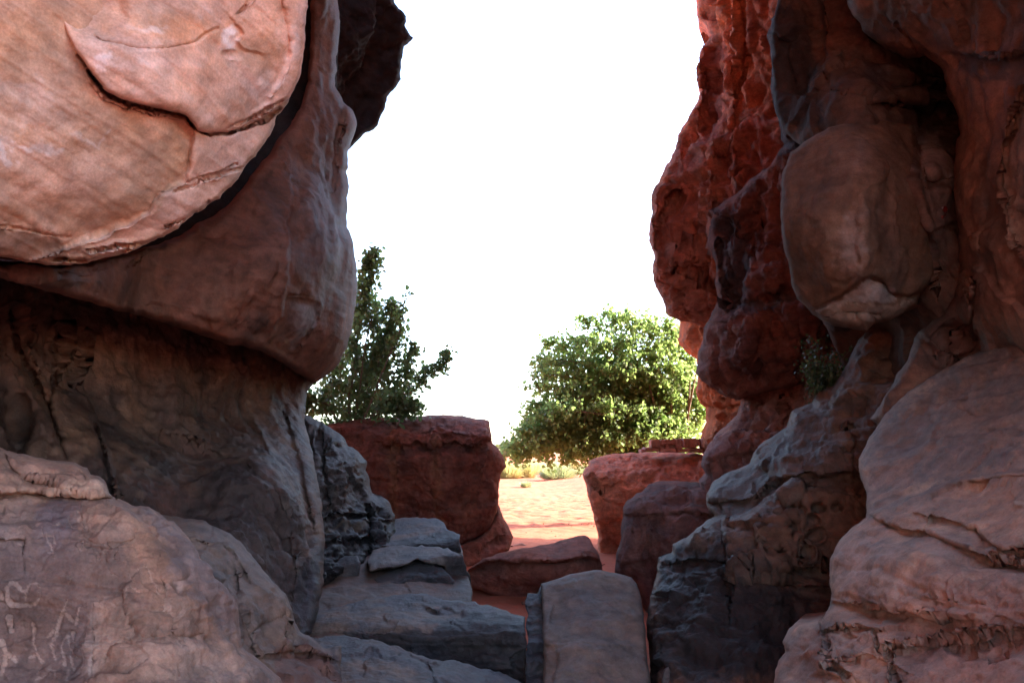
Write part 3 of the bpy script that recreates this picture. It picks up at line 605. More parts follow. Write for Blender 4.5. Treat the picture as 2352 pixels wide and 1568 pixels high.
# ---------------------------------------------------------------- petroglyph rock, lower left
ST = [[(45, 960), (70, 925), (110, 935), (135, 975), (165, 985), (195, 940), (235, 930), (262, 965), (260, 1020), (235, 1055), (190, 1070), (130, 1075), (80, 1070), (55, 1030), (45, 960)], [(165, 975), (165, 1030)],
      [(490, 510), (520, 505), (530, 540), (500, 545), (545, 580), (560, 575)], [(580, 555), (590, 600), (625, 620)], [(265, 585), (270, 630), (340, 640), (355, 680)], [(290, 640), (330, 700), (345, 780)], [(310, 735), (350, 745)], [(330, 570), (350, 580), (390, 560)],
      [(430, 545), (460, 590), (470, 600)], [(490, 700), (515, 680), (530, 710), (515, 745), (490, 730), (490, 700)], [(520, 670), (545, 690), (560, 765)], [(580, 715), (600, 720), (610, 780), (630, 800)], [(635, 740), (648, 805)], [(650, 690), (690, 665), (705, 700), (685, 750), (655, 735), (650, 690)],
      [(670, 760), (690, 825)], [(725, 760), (745, 760), (725, 800), (755, 810)], [(780, 820), (800, 815)], [(410, 1440), (400, 1350), (405, 1290), (425, 1260), (440, 1290), (455, 1340), (490, 1400)], [(455, 1240), (475, 1300), (500, 1360)], [(210, 1180), (220, 1240), (215, 1300), (240, 1380), (265, 1430)],
      [(440, 1040), (400, 1110), (370, 1190), (350, 1260), (330, 1330), (350, 1410)], [(395, 1110), (430, 1130), (460, 1170)], [(510, 1090), (480, 1190)], [(0, 980), (15, 1020)], [(10, 1300), (40, 1370), (100, 1420)], [(40, 1370), (15, 1500)], [(300, 1480), (350, 1490), (360, 1540)], [(240, 1500), (270, 1480)], [(230, 1540), (290, 1520)],
      [(430, 1470), (430, 1560)], [(560, 1250), (575, 1400), (570, 1560)], [(545, 1380), (530, 1470)], [(800, 1000), (820, 965), (870, 975), (905, 1015)], [(815, 1030), (840, 995), (880, 1010)], [(865, 1150), (880, 1200), (915, 1270)], [(1040, 890), (1075, 960), (1065, 1080), (1100, 1220)], [(960, 890), (985, 960), (995, 1020)],
      [(430, 880), (470, 900), (440, 930)], [(620, 1050), (640, 1060)], [(735, 1070), (755, 1080)], [(120, 690), (160, 680)], [(300, 1270), (340, 1230)], [(60, 1140), (70, 1240)], [(820, 880), (850, 930)], [(870, 860), (930, 850), (960, 900)], [(700, 870), (750, 890)], [(455, 1400), (465, 1470)], [(190, 1400), (240, 1380)]]
SW = {0: 9, 17: 8, 20: 8.5, 21: 8.5, 36: 8, 24: 10, 25: 10}
def peck(x, y):
    cx, cy = x/.3592, (y-1005)/.3592
    q = np.stack([cx/17, cy/17, np.zeros_like(cx)], 1)
    jx, jy = cx+8*fbm(q, 2, 81), cy+8*fbm(q+7, 2, 82)
    w = np.zeros_like(x)
    for k, line in enumerate(ST):
        L = np.array(line); bb = (jx > L[:, 0].min()-30) & (jx < L[:, 0].max()+30) & (jy > L[:, 1].min()-30) & (jy < L[:, 1].max()+30)
        if not bb.any(): continue
        d = seg_dist(jx[bb], jy[bb], line)[0]
        ww = SW.get(k, 7.0)*1.05
        w[bb] = np.maximum(w[bb], 1-sstep(ww*.6, ww*1.15, d))
    return w*sstep(-.6, -.2, fbm(q*2.1, 3, 83, .6)+.5)
pet = rock('petroglyph_rock', [(-500, 1000), (0, 1027), (43, 1041), (108, 1055), (172, 1062), (199, 1073), (207, 1088), (230, 1093), (244, 1109), (250, 1131), (259, 1141), (287, 1150), (305, 1159), (341, 1163), (366, 1177), (384, 1194), (399, 1194),
    (431, 1231), (445, 1253), (460, 1285), (485, 1307), (492, 1328), (521, 1350), (532, 1368), (548, 1397), (550, 1436), (557, 1486), (582, 1504), (618, 1533), (643, 1555), (648, 1568), (665, 1750), (-500, 1750)],
    tps([(0, 1035, 3.15), (150, 1070, 3.25), (0, 1150, 2.95), (0, 1350, 2.8), (0, 1568, 2.7), (250, 1160, 3.15), (250, 1300, 2.96), (250, 1500, 2.8), (400, 1230, 3.25), (420, 1350, 3.05), (400, 1500, 2.85), (540, 1400, 3.35), (560, 1500, 3.2), (640, 1560, 3.2), (-400, 1200, 2.5), (300, 1700, 2.5)]),
    s=2.6, seed=23, jit=3, rounds=((8, .06), (30, .08)),
    cracks=[([(243, 1520), (270, 1490), (300, 1475), (325, 1463)], 2.2, .03), ([(325, 1463), (360, 1450), (400, 1450)], 2, .015), ([(180, 1075), (193, 1100), (195, 1104)], 2, .02)],
    lips=[([(0, 1138), (60, 1128), (130, 1135), (200, 1138), (262, 1142)], .09, 40, 4), ([(25, 1060), (45, 1090), (90, 1105), (125, 1115)], .05, 26, 3), ([(0, 1240), (60, 1235), (58, 1255)], .03, 20, 3), ([(310, 1420), (318, 1440), (330, 1463), (420, 1455)], .025, 24, 3), ([(375, 1325), (385, 1360), (380, 1400), (396, 1445)], .025, 20, 3), ([(210, 1450), (205, 1568)], -.015, 30, 3), ([(270, 1150), (340, 1240), (420, 1330), (500, 1450), (560, 1540)], -.03, 60, 14)],
    bumps=[(415, 1350, 20, 26, .03), (250, 1205, 50, 50, -.04)],
    disp=dict(facet=0.012, facetf=3, fst=(1, 1, 2), big=.05, bigf=1.4, mid=.012, midf=4, ridge=.014, ridgef=3, strata=.009, stf=18, dip=(.1, .1, 1), swirl=.05, fine=.006, finef=18), thick=1.6, shrink=.3,
    base=(.27, .165, .122), mott=[((.34, .205, .145), 1.6, -.05, .5, (1, 1, 1), .7), ((.17, .12, .11), 2.2, .05, .5, (1, 1, 1.3), .6), ((.38, .25, .19), 6, .2, .55, (1, 1, 1.4), .4)],
    patches=[('poly', [(-40, 1145), (70, 1150), (200, 1145), (260, 1190), (300, 1290), (330, 1400), (215, 1420), (205, 1600), (-40, 1600)], (.185, .122, .102), 20, .85, 30), ('poly', [(20, 1130), (130, 1118), (200, 1100), (250, 1115), (255, 1140), (130, 1145), (60, 1140)], (.44, .30, .22), 6, .7, 8), ('poly', [(30, 1060), (130, 1065), (190, 1085), (195, 1105), (120, 1110), (60, 1095)], (.33, .20, .155), 6, .6, 6), ('poly', [(75, 1150), (150, 1140), (180, 1180), (170, 1230), (110, 1270), (75, 1210)], (.165, .135, .15), 12, .6, 16),
             ('poly', [(0, 1255), (160, 1240), (215, 1330), (208, 1568), (0, 1568)], (.165, .105, .09), 22, .65, 20), ('poly', [(212, 1380), (300, 1380), (330, 1460), (250, 1520), (212, 1568)], (.38, .26, .20), 12, .55, 16), ('poly', [(330, 1470), (520, 1470), (600, 1568), (250, 1568)], (.40, .265, .20), 12, .55, 16), ('ell', (250, 1200, 46, 50), (.37, .235, .175), 20, .6, 14),
             ('poly', [(330, 1190), (400, 1200), (450, 1290), (530, 1400), (548, 1480), (470, 1420), (400, 1330)], (.21, .165, .165), 12, .6, 24), ('poly', [(0, 1140), (70, 1140), (80, 1200), (30, 1250), (0, 1250)], (.33, .22, .175), 8, .5, 18), ('ell', (410, 1352, 11, 15), (.42, .30, .26), 4, .7, 4), ('ell', (330, 1465, 7, 4), (.50, .27, .12), 3, .7, 3)], strokes=peck, mat=M_SEMI)
thing(pet, 'brown rock with pale pecked petroglyphs at the lower left corner', 'rock')
o = rock('weathered_rock', [(330, 1170), (359, 1177), (463, 1192), (496, 1210), (521, 1220), (553, 1242), (582, 1278), (611, 1314), (629, 1335), (657, 1364), (668, 1389), (679, 1429), (690, 1450), (729, 1475), (751, 1490), (783, 1483), (787, 1568), (790, 1750), (380, 1750), (330, 1300)],
    tps([(380, 1190, 4.4), (460, 1200, 4.4), (560, 1260, 4.4), (480, 1260, 4.0), (640, 1370, 4.25), (560, 1400, 3.8), (690, 1470, 4.2), (760, 1500, 4.15), (700, 1560, 3.75), (600, 1520, 3.6), (700, 1700, 3.4)]),
    s=3, seed=24, jit=4, rounds=((8, .08), (30, .12)), lips=[([(460, 1240), (500, 1245), (540, 1275), (560, 1310)], .05, 30, 4), ([(545, 1330), (560, 1420), (580, 1480)], .08, 30, 5), ([(590, 1440), (640, 1410), (680, 1420)], .06, 30, 5), ([(640, 1500), (700, 1490), (745, 1505)], .07, 30, 4)],
    cracks=[([(740, 1490), (748, 1530), (765, 1560)], 2, .03), ([(650, 1440), (655, 1480), (640, 1510)], 2.5, .04)], disp=dict(facet=0.03, facetf=3, big=.07, bigf=1.7, mid=.03, midf=4, ridge=.03, ridgef=3, strata=.018, stf=10, fine=.008, finef=15), thick=1.2, shrink=.4,
    base=(.255, .175, .135), mott=[((.33, .23, .17), 1.8, -.05, .5, (1, 1, 1), .7), ((.15, .105, .09), 2.5, .1, .5, (1, 1, 1), .7)], patches=[('poly', [(630, 1490), (720, 1480), (780, 1500), (790, 1568), (640, 1568)], (.20, .085, .06), 10, .75, 16), ('line', ([(762, 1486), (786, 1560)], 8), (.08, .06, .06), 5, .7, 4), ('poly', [(400, 1185), (500, 1210), (600, 1300), (560, 1300), (480, 1230)], (.22, .19, .185), 10, .5, 12)])
thing(o, 'rounded brown rock leaning behind the petroglyph rock beside the path', 'rock')

# ---------------------------------------------------------------- right side rocks
o = rock('hanging_boulder', [(1818, 349), (1797, 398), (1793, 477), (1797, 552), (1810, 602), (1818, 650), (1830, 683), (1851, 704), (1868, 724), (1909, 745), (1959, 756), (1992, 758), (2005, 745), (2060, 730), (2104, 704), (2112, 676), (2137, 650), (2146, 625), (2148, 560),
    (2125, 490), (2106, 423), (2104, 370), (2106, 315), (2098, 286), (2025, 276), (1971, 280), (1901, 293), (1864, 315)],
    tps([(1800, 500, 5.0), (1960, 490, 4.62), (1880, 480, 4.74), (2050, 520, 4.72), (1960, 390, 4.70), (2130, 560, 5.0), (1960, 295, 5.05), (1990, 740, 5.0), (2100, 320, 5.2), (1830, 660, 5.2), (1850, 370, 5.1), (2080, 660, 4.95), (1950, 620, 4.62)]), s=3.4, seed=25, jit=3, rounds=((9, .08), (26, .05)),
    cracks=[([(1850, 705), (1880, 704), (1935, 677), (1975, 643), (2000, 637), (2028, 648), (2046, 668), (2075, 678), (2108, 672)], 2.5, .05), ([(1930, 722), (1980, 716), (2020, 722)], 2.5, .05), ([(2104, 420), (2125, 490), (2146, 560)], 3, .04)],
    lips=[([(1850, 707), (1880, 706), (1935, 679), (1975, 645), (2000, 639), (2028, 650), (2046, 670), (2075, 680), (2108, 674)], .09, 70, 3), ([(1930, 724), (1980, 718), (2005, 735)], -.06, 20, 3)],
    bumps=[(2035, 520, 22, 120, .05), (1940, 560, 30, 110, .03), (1985, 560, 14, 120, -.03)],
    disp=dict(facet=0.025, facetf=1.3, big=.06, bigf=1.2, mid=.02, midf=3, fine=.006), thick=1.6, shrink=.7, base=(.195, .135, .10),
    mott=[((.25, .175, .13), 1.2, -.05, .5, (1, 1, .5), .6), ((.12, .082, .066), 1.8, .0, .55, (1, 1, .6), .65)],
    patches=[('poly', [(1930, 540), (1950, 480), (1975, 470), (1985, 560), (1975, 640), (1935, 640)], (.34, .28, .25), 12, .6, 22), ('ell', (1970, 350, 22, 40), (.28, .22, .19), 12, .4, 18), ('ell', (2040, 560, 22, 90), (.11, .08, .068), 16, .55, 12), ('ell', (1900, 440, 70, 60), (.12, .085, .07), 24, .5, 24),
             ('poly', [(1882, 706), (1937, 680), (1977, 646), (2001, 640), (2028, 652), (2046, 672), (2040, 684), (1980, 690), (1920, 705)], (.46, .45, .44), 4, .9, 5), ('poly', [(1880, 712), (1960, 695), (2050, 686), (2108, 680), (2100, 700), (2000, 745), (1900, 740)], (.27, .225, .19), 5, .75, 10), ('line', ([(1940, 700), (2020, 694), (2090, 688)], 2.5), (.50, .42, .34), 3, .6, 6)], mat=M_MATTE)
thing(o, 'big smooth round boulder hanging on the right wall with a pale broken underside', 'boulder')
near = rock('layered_rock', [(2800, 560), (2352, 758), (2270, 799), (2208, 824), (2146, 861), (2083, 899), (2034, 949), (2000, 1002), (1985, 1030), (1974, 1055), (1976, 1100), (1991, 1142), (1987, 1191), (1958, 1212), (1929, 1241), (1908, 1278), (1904, 1320), (1910, 1365), (1904, 1390), (1887, 1423), (1833, 1427), (1809, 1444),
    (1796, 1473), (1804, 1494), (1784, 1518), (1776, 1568), (1770, 1750), (2800, 1750)],
    tps([(2352, 770, 4.5), (2100, 900, 4.9), (1985, 1060, 4.6), (2200, 1000, 4.0), (2352, 950, 3.7), (2040, 1130, 4.0), (2200, 1130, 3.5), (2352, 1080, 3.2), (1980, 1250, 3.6), (1912, 1320, 3.6), (2150, 1260, 3.0), (2352, 1250, 2.7), (1800, 1480, 3.4), (1900, 1480, 3.05), (2352, 1500, 2.35), (2100, 1450, 2.75), (2050, 1620, 2.5), (2700, 1300, 1.9), (2700, 700, 3.6)]),
    s=3, seed=26, jit=3.5, rounds=((9, .08), (40, .12)),
    cracks=[([(1895, 1448), (1950, 1442), (2005, 1445), (2012, 1462), (2020, 1490)], 3, .05), ([(1888, 1428), (1896, 1470), (1900, 1520), (1940, 1550)], 2.6, .06), ([(1910, 1368), (1940, 1380)], 2, .03), ([(2030, 1490), (2050, 1530), (2055, 1560)], 2.2, .04), ([(2240, 1215), (2255, 1240), (2300, 1260)], 2.5, .03)],
    lips=[([(1990, 1176), (2040, 1160), (2090, 1135), (2150, 1110), (2230, 1085), (2352, 1075)], -.13, 60, 7), ([(2045, 1205), (2070, 1218), (2120, 1222), (2160, 1235), (2260, 1280), (2352, 1300)], .10, 40, 6), ([(1910, 1380), (1980, 1395), (2060, 1410), (2120, 1415)], .08, 34, 6), ([(2150, 1190), (2240, 1215), (2270, 1250), (2352, 1270)], .07, 34, 5), ([(1990, 1075), (2080, 1045), (2180, 985), (2352, 930)], -.07, 50, 9), ([(2080, 1480), (2200, 1470), (2352, 1440)], .05, 40, 6), ([(1900, 1446), (2010, 1448)], .025, 20, 4), ([(1905, 1520), (1990, 1500), (2040, 1520)], .025, 30, 5), ([(2060, 1180), (2110, 1170), (2140, 1190), (2120, 1215)], -.04, 22, 4)]
    , bumps=[(2070, 1340+k%3*8, 7, 12, -.015) for k in range(0)] + [(1925+k*24+(k*37 % 11), 1356+(k*53 % 26), 8, 13, -.012) for k in range(12)] + [(2230+(k*67 % 130), 1330+(k*41 % 200), 9+(k*13 % 7), 11+(k*29 % 9), -.007) for k in range(46)],
    disp=dict(facet=0.016, facetf=2.6, fst=(1, 1, 2), big=.06, bigf=1.3, mid=.018, midf=3.4, ridge=.015, ridgef=2.4, strata=.026, stf=8, swirl=.12, dip=(.25, .1, 1), fine=.008, finef=13), thick=2.0, shrink=.2,
    base=(.31, .205, .148), mott=[((.39, .245, .17), 1.3, -.05, .5, (1, 1, 1.2), .65), ((.165, .12, .10), 1.9, -.05, .4, (1, 1, 1.8), .75), ((.45, .31, .21), 4, .05, .45, (1, 1, 2.4), .5)],
    patches=[('poly', [(2352, 760), (2200, 830), (2050, 940), (1990, 1030), (1990, 1130), (2150, 1090), (2352, 1040)], (.175, .135, .12), 18, .75, 30), ('poly', [(2352, 760), (2220, 825), (2150, 865), (2200, 880), (2352, 830)], (.13, .11, .105), 12, .6, 26), ('poly', [(2010, 1040), (2080, 1060), (2060, 1150), (2000, 1160)], (.30, .185, .13), 14, .6, 14), ('ell', (2160, 1250, 90, 26), (.22, .185, .17), 14, .45, 22),  # upper slope greyed: sky sheen put into the colour
             ('poly', [(1910, 1230), (1990, 1200), (2060, 1230), (2080, 1330), (1930, 1340)], (.40, .285, .22), 14, .5, 16), ('poly', [(2100, 1330), (2352, 1330), (2352, 1568), (2050, 1568)], (.36, .225, .17), 30, .5, 26)], mat=M_SEMI)
thing(near, 'broad layered tan rock filling the lower right corner', 'rock')
PT = [(1813, 1160, 17, 11, .10), (1817, 1212, 13, 25, .12), (1763, 1212, 13, 9, .07), (1880, 1163, 15, 11, .10), (1922, 1163, 11, 8, .08), (1862, 1196, 19, 14, .09), (1872, 1225, 17, 11, .08), (1750, 1258, 22, 26, .07), (1854, 1262, 11, 13, .08), (1792, 1266, 13, 11, .06), (1726, 1291, 19, 9, .06), (1840, 1172, 12, 14, .06), (1854, 1119, 10, 5, .06), (1872, 1119, 9, 5, .06), (1892, 1119, 11, 5, .06), (1908, 1116, 8, 5, .05)]
mid = rock('pitted_rock', [(2020, 700), (1990, 745), (1968, 790), (1959, 803), (1951, 832), (1934, 861), (1913, 886), (1880, 899), (1864, 924), (1818, 944), (1810, 973), (1781, 998), (1752, 1015), (1731, 1040), (1722, 1065), (1677, 1081), (1635, 1110), (1623, 1135), (1622, 1154), (1628, 1171), (1642, 1185), (1622, 1195), (1577, 1235), (1544, 1249), (1542, 1270), (1513, 1280),
    (1506, 1328), (1492, 1373), (1484, 1420), (1488, 1470), (1492, 1535), (1492, 1750), (2100, 1750), (2150, 1400), (2150, 900), (2100, 700)],
    tps([(1960, 830, 6.3), (1870, 930, 6.5), (1730, 1050, 6.7), (1640, 1110, 6.7), (1640, 1160, 6.2), (1800, 1060, 6.0), (1800, 1130, 5.6), (1950, 1050, 5.6), (1950, 950, 6.0), (1850, 1250, 5.35), (1960, 1180, 5.4), (1900, 1320, 5.2), (1550, 1265, 6.0), (1512, 1330, 5.8), (1640, 1200, 5.9), (1650, 1330, 5.3), (1550, 1500, 5.0), (1700, 1330, 5.2), (1750, 1480, 4.8), (1700, 1240, 5.5), (1850, 1420, 5.1), (1900, 1560, 4.5), (1620, 1600, 4.5)]),
    s=3, seed=27, jit=4, rounds=((9, .1), (30, .15)),
    cracks=[([(1950, 975), (1965, 1010), (1958, 1060), (1975, 1140)], 3, .08), ([(1675, 1190), (1672, 1210), (1690, 1215)], 3, .08), ([(1840, 1090), (1835, 1200), (1838, 1290)], 2, .03)],
    lips=[([(1625, 1150), (1700, 1150), (1740, 1140), (1780, 1100), (1860, 1090), (1960, 1090)], .13, 45, 6), ([(1660, 1200), (1672, 1280), (1678, 1380)], .12, 30, 5), ([(1720, 1310), (1780, 1302), (1900, 1305)], .10, 30, 4), ([(1720, 1340), (1900, 1350)], .08, 30, 4), ([(1560, 1290), (1640, 1285), (1672, 1290)], .10, 26, 4), ([(1600, 1310), (1668, 1300)], -.06, 20, 3), ([(1740, 1060), (1800, 1040), (1820, 990)], -.08, 30, 5)],
    bumps=PT + [(1770, 1340, 60, 10, .12)], disp=dict(facet=0.05, facetf=2.4, fst=(1, 1, 1.6), big=.09, bigf=1.2, mid=.03, midf=3, ridge=.03, ridgef=2.2, strata=.026, stf=8, swirl=.12, fine=.012, finef=12), thick=2.5, shrink=.25,
    base=(.23, .122, .08), mott=[((.30, .155, .095), 1.2, -.05, .5, (1, 1, 1.5), .6), ((.15, .105, .088), 1.8, .0, .5, (1, 1, 1.8), .65)],
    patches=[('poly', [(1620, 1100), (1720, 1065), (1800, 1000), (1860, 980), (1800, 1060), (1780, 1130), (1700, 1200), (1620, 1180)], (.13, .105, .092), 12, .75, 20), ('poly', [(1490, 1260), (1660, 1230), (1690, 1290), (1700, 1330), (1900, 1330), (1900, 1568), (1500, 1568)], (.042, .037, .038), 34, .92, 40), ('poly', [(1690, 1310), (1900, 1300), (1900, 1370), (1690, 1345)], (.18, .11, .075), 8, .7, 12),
             ('poly', [(1890, 1330), (1800, 1380), (1850, 1440), (1900, 1400)], (.14, .08, .06), 8, .6, 12), ('poly', [(1540, 1250), (1600, 1215), (1660, 1195), (1670, 1240), (1600, 1260)], (.19, .135, .10), 6, .7, 8)] + [('ell', (a, b, c*.9, d*.8), (.30, .20, .15), 6, .6, 4) for a, b, c, d, e in PT], mat=M_POL)
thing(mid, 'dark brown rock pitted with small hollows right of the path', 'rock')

# ---------------------------------------------------------------- loose boulders in the mouth of the gorge
o = rock('red_block', [(690, 990), (761, 971), (830, 962), (869, 956), (909, 956), (953, 955), (1014, 953), (1062, 954), (1091, 961), (1126, 967), (1125, 986), (1128, 997), (1131, 1017), (1146, 1030), (1159, 1055), (1163, 1071), (1148, 1091), (1146, 1141), (1141, 1177), (1123, 1213), (1100, 1235), (1064, 1252), (1000, 1335), (690, 1335)],
    tps([(900, 958, 13.1), (900, 985, 12.3), (1080, 962, 13.1), (1090, 990, 12.3), (900, 1020, 12.15), (1100, 1030, 12.3), (1120, 1060, 12.3), (950, 1150, 12.2), (1060, 1180, 12.15), (1150, 1070, 12.8), (1100, 1210, 12.25), (900, 1300, 12.3), (750, 1100, 12.2)]), s=2.8, seed=28, jit=3, rounds=((8, .2), (22, .25)),
    lips=[([(760, 988), (870, 985), (960, 978), (1040, 985), (1125, 992)], -.12, 30, 3), ([(900, 1020), (1000, 1022), (1120, 1022)], .12, 22, 3), ([(905, 990), (905, 1060), (905, 1140)], .08, 22, 4), ([(1003, 1010), (1002, 1100), (1005, 1180)], .08, 22, 4), ([(1128, 1010), (1112, 1060), (1105, 1120)], -.12, 26, 4), ([(1010, 1175), (1060, 1170), (1140, 1150)], -.1, 26, 4)],
    cracks=[([(940, 1022), (1060, 1024), (1115, 1020)], 3, .1), ([(760, 972), (860, 968), (900, 974)], 3, .12)], bumps=[(1020, 1205, 30, 20, .12), (940, 1100, 40, 34, .06), (1075, 1150, 26, 20, .08), (930, 1160, 36, 26, .08), (1040, 985, 26, 14, -.1), (1080, 1100, 30, 40, .05)],
    disp=dict(facet=0.06, facetf=1.5, big=.08, bigf=1.0, mid=.05, midf=2.6, ridge=.06, ridgef=1.4, strata=.035, stf=4, fine=.02, finef=11), warp=14, thick=1.6, shrink=.35, base=(.25, .085, .058), mott=[((.33, .115, .07), 1.4, -.05, .5, (1, 1, .5), .65), ((.15, .055, .045), 1.6, .05, .5, (1, 1, .7), .65)],
    patches=[('line', ([(905, 985), (905, 1100), (900, 1200)], 8), (.40, .16, .085), 10, .6, 8), ('line', ([(1003, 1010), (1005, 1120), (1010, 1200)], 8), (.40, .16, .085), 10, .6, 8), ('line', ([(940, 1024), (1110, 1026)], 10), (.10, .05, .045), 8, .6, 8), ('poly', [(760, 970), (900, 955), (1060, 952), (1128, 968), (1040, 976), (900, 978)], (.19, .10, .085), 6, .6, 8)], mat=M_FAR)
thing(o, 'large dark red sandstone block below the left tree, flat on top', 'boulder')
o = rock('red_boulder', [(990, 1250), (1064, 1247), (1100, 1230), (1123, 1208), (1136, 1180), (1143, 1154), (1152, 1177), (1164, 1199), (1181, 1233), (1168, 1262), (1123, 1287), (1078, 1312), (1060, 1340), (980, 1345)],
    tps([(1150, 1180, 12.9), (1170, 1235, 12.7), (1100, 1260, 12.1), (1060, 1300, 11.8), (1000, 1300, 11.8)]), s=2.6, seed=29, jit=3, rounds=((8, .15), (20, .2)), lips=[([(1064, 1268), (1110, 1258), (1150, 1235)], .1, 16, 3)],
    disp=dict(facet=0.05, facetf=2.2, big=.06, bigf=1.5, mid=.05, midf=3, fine=.015), thick=.9, shrink=.6, base=(.30, .115, .078), mott=[((.36, .15, .095), 1.5, -.05, .5, (1, 1, 1), .6)], mat=M_FAR)
thing(o, 'small red boulder wedged at the right foot of the large dark red block', 'boulder')
o = rock('red_boulder', [(1337, 1089), (1342, 1073), (1352, 1067), (1353, 1058), (1368, 1049), (1401, 1042), (1456, 1039), (1522, 1036), (1608, 1042), (1680, 1060), (1680, 1290), (1380, 1290), (1373, 1266), (1374, 1231), (1370, 1209), (1366, 1196), (1360, 1168), (1350, 1139), (1344, 1108)],
    tps([(1340, 1085, 13.4), (1376, 1265, 13.4), (1400, 1046, 14.0), (1500, 1042, 14.1), (1500, 1085, 13.2), (1400, 1085, 13.2), (1500, 1150, 12.9), (1650, 1090, 13.0), (1650, 1150, 12.6), (1420, 1180, 13.0), (1420, 1210, 13.2), (1420, 1262, 13.5)]), s=2.6, seed=30, jit=3, rounds=((8, .18), (22, .25)),
    lips=[([(1345, 1085), (1400, 1078), (1460, 1066), (1500, 1055)], -.08, 20, 3), ([(1560, 1045), (1530, 1070), (1500, 1110)], .08, 30, 5), ([(1362, 1112), (1390, 1118), (1430, 1110)], .06, 12, 3), ([(1366, 1200), (1400, 1198), (1440, 1195)], .15, 30, 4)], cracks=[([(1400, 1060), (1440, 1057), (1460, 1050)], 2.4, .06), ([(1350, 1110), (1390, 1118)], 2.2, .06)],
    bumps=[(1352, 1095, 7, 6, .08), (1395, 1235, 22, 20, .1), (1580, 1090, 12, 10, .08)], disp=dict(facet=0.05, facetf=1.6, big=.05, bigf=1.0, mid=.05, midf=2.8, ridge=.05, ridgef=1.4, strata=.03, stf=4, fine=.018, finef=11), warp=12, thick=1.3, shrink=.4, base=(.44, .155, .095), mott=[((.52, .21, .13), 1.3, -.05, .5, (1, 1, 1), .6), ((.30, .10, .065), 1.8, .1, .5, (1, 1, 1.3), .5)],
    patches=[('poly', [(1370, 1200), (1450, 1195), (1450, 1265), (1372, 1265)], (.27, .095, .055), 12, .5, 12)], mat=M_FAR)
thing(o, 'bright orange red boulder at the sandy gap, narrowing towards its base', 'boulder')
o = rock('purple_boulder', [(1432, 1165), (1441, 1148), (1474, 1128), (1491, 1110), (1511, 1106), (1555, 1101), (1608, 1108), (1690, 1125), (1710, 1480), (1490, 1480), (1478, 1400), (1471, 1363), (1458, 1337), (1425, 1326), (1410, 1313), (1416, 1275), (1425, 1242), (1427, 1209), (1432, 1187)],
    tps([(1600, 1106, 9.5), (1500, 1115, 9.5), (1550, 1150, 8.9), (1460, 1150, 9.1), (1500, 1178, 8.5), (1600, 1170, 8.4), (1440, 1190, 8.8), (1420, 1300, 8.7), (1500, 1300, 8.3), (1550, 1300, 8.15), (1650, 1250, 7.9), (1480, 1400, 8.3)]), s=2.8, seed=31, jit=4, rounds=((10, .14), (28, .2)),
    lips=[([(1445, 1180), (1500, 1185), (1560, 1175), (1620, 1180)], .12, 40, 5), ([(1480, 1140), (1530, 1130), (1600, 1125)], -.08, 20, 4), ([(1440, 1160), (1470, 1160), (1510, 1145)], -.06, 18, 4)], bumps=[(1462, 1205, 9, 30, .08), (1490, 1210, 7, 40, -.06), (1520, 1200, 8, 30, .06), (1450, 1330, 14, 14, .05)],
    disp=dict(facet=0.06, facetf=2.2, big=.08, bigf=1.3, mid=.06, midf=3, ridge=.05, ridgef=2.2, stretch=(1.2, 1.2, .6), fine=.015), thick=1.4, shrink=.4, base=(.22, .105, .088), mott=[((.28, .14, .11), 1.3, -.05, .5, (1, 1, .7), .6), (PURP, 1.6, .05, .5, (1, 1, .6), .6)], mat=M_FAR)
thing(o, 'dull purple brown boulder in front of the orange red one', 'boulder')
ridge4 = [(1070, 1312), (1081, 1308), (1121, 1289), (1183, 1289), (1250, 1288), (1311, 1286), (1359, 1278), (1385, 1290)]
o = rock('wedge_boulder', [(1075, 1308), (1084, 1300), (1110, 1282), (1161, 1266), (1220, 1256), (1275, 1245), (1325, 1228), (1341, 1227), (1352, 1234), (1366, 1256), (1377, 1275), (1382, 1304), (1392, 1360), (1300, 1410), (1209, 1392), (1172, 1387), (1139, 1376), (1110, 1357), (1073, 1346), (1071, 1325)],
    tps([(1340, 1232, 10.0), (1270, 1250, 9.9), (1160, 1270, 9.5), (1085, 1303, 9.2), (1120, 1289, 9.1), (1183, 1288, 8.85), (1250, 1287, 8.75), (1311, 1285, 8.75), (1359, 1277, 9.1), (1375, 1300, 9.3), (1100, 1335, 9.2), (1183, 1340, 9.05), (1250, 1340, 8.98), (1311, 1340, 8.98), (1183, 1385, 9.35), (1300, 1400, 9.3)]), s=2.6, seed=32, jit=2.5, rounds=((6, .08), (14, .08)),
    lips=[(ridge4, .30, 90, 3)], disp=dict(facet=0.03, facetf=2.2, big=.05, bigf=1.5, mid=.03, midf=3, fine=.01, finef=10), thick=.9, shrink=.5, base=(.265, .10, .072), mott=[((.32, .13, .09), 1.4, -.05, .5, (1, 1, 1), .6), ((.19, .08, .06), 2, .1, .5, (1, 1, 1), .5)], mat=M_FAR)
thing(o, 'wedge shaped dark red boulder lying on the sand in mid path', 'boulder')
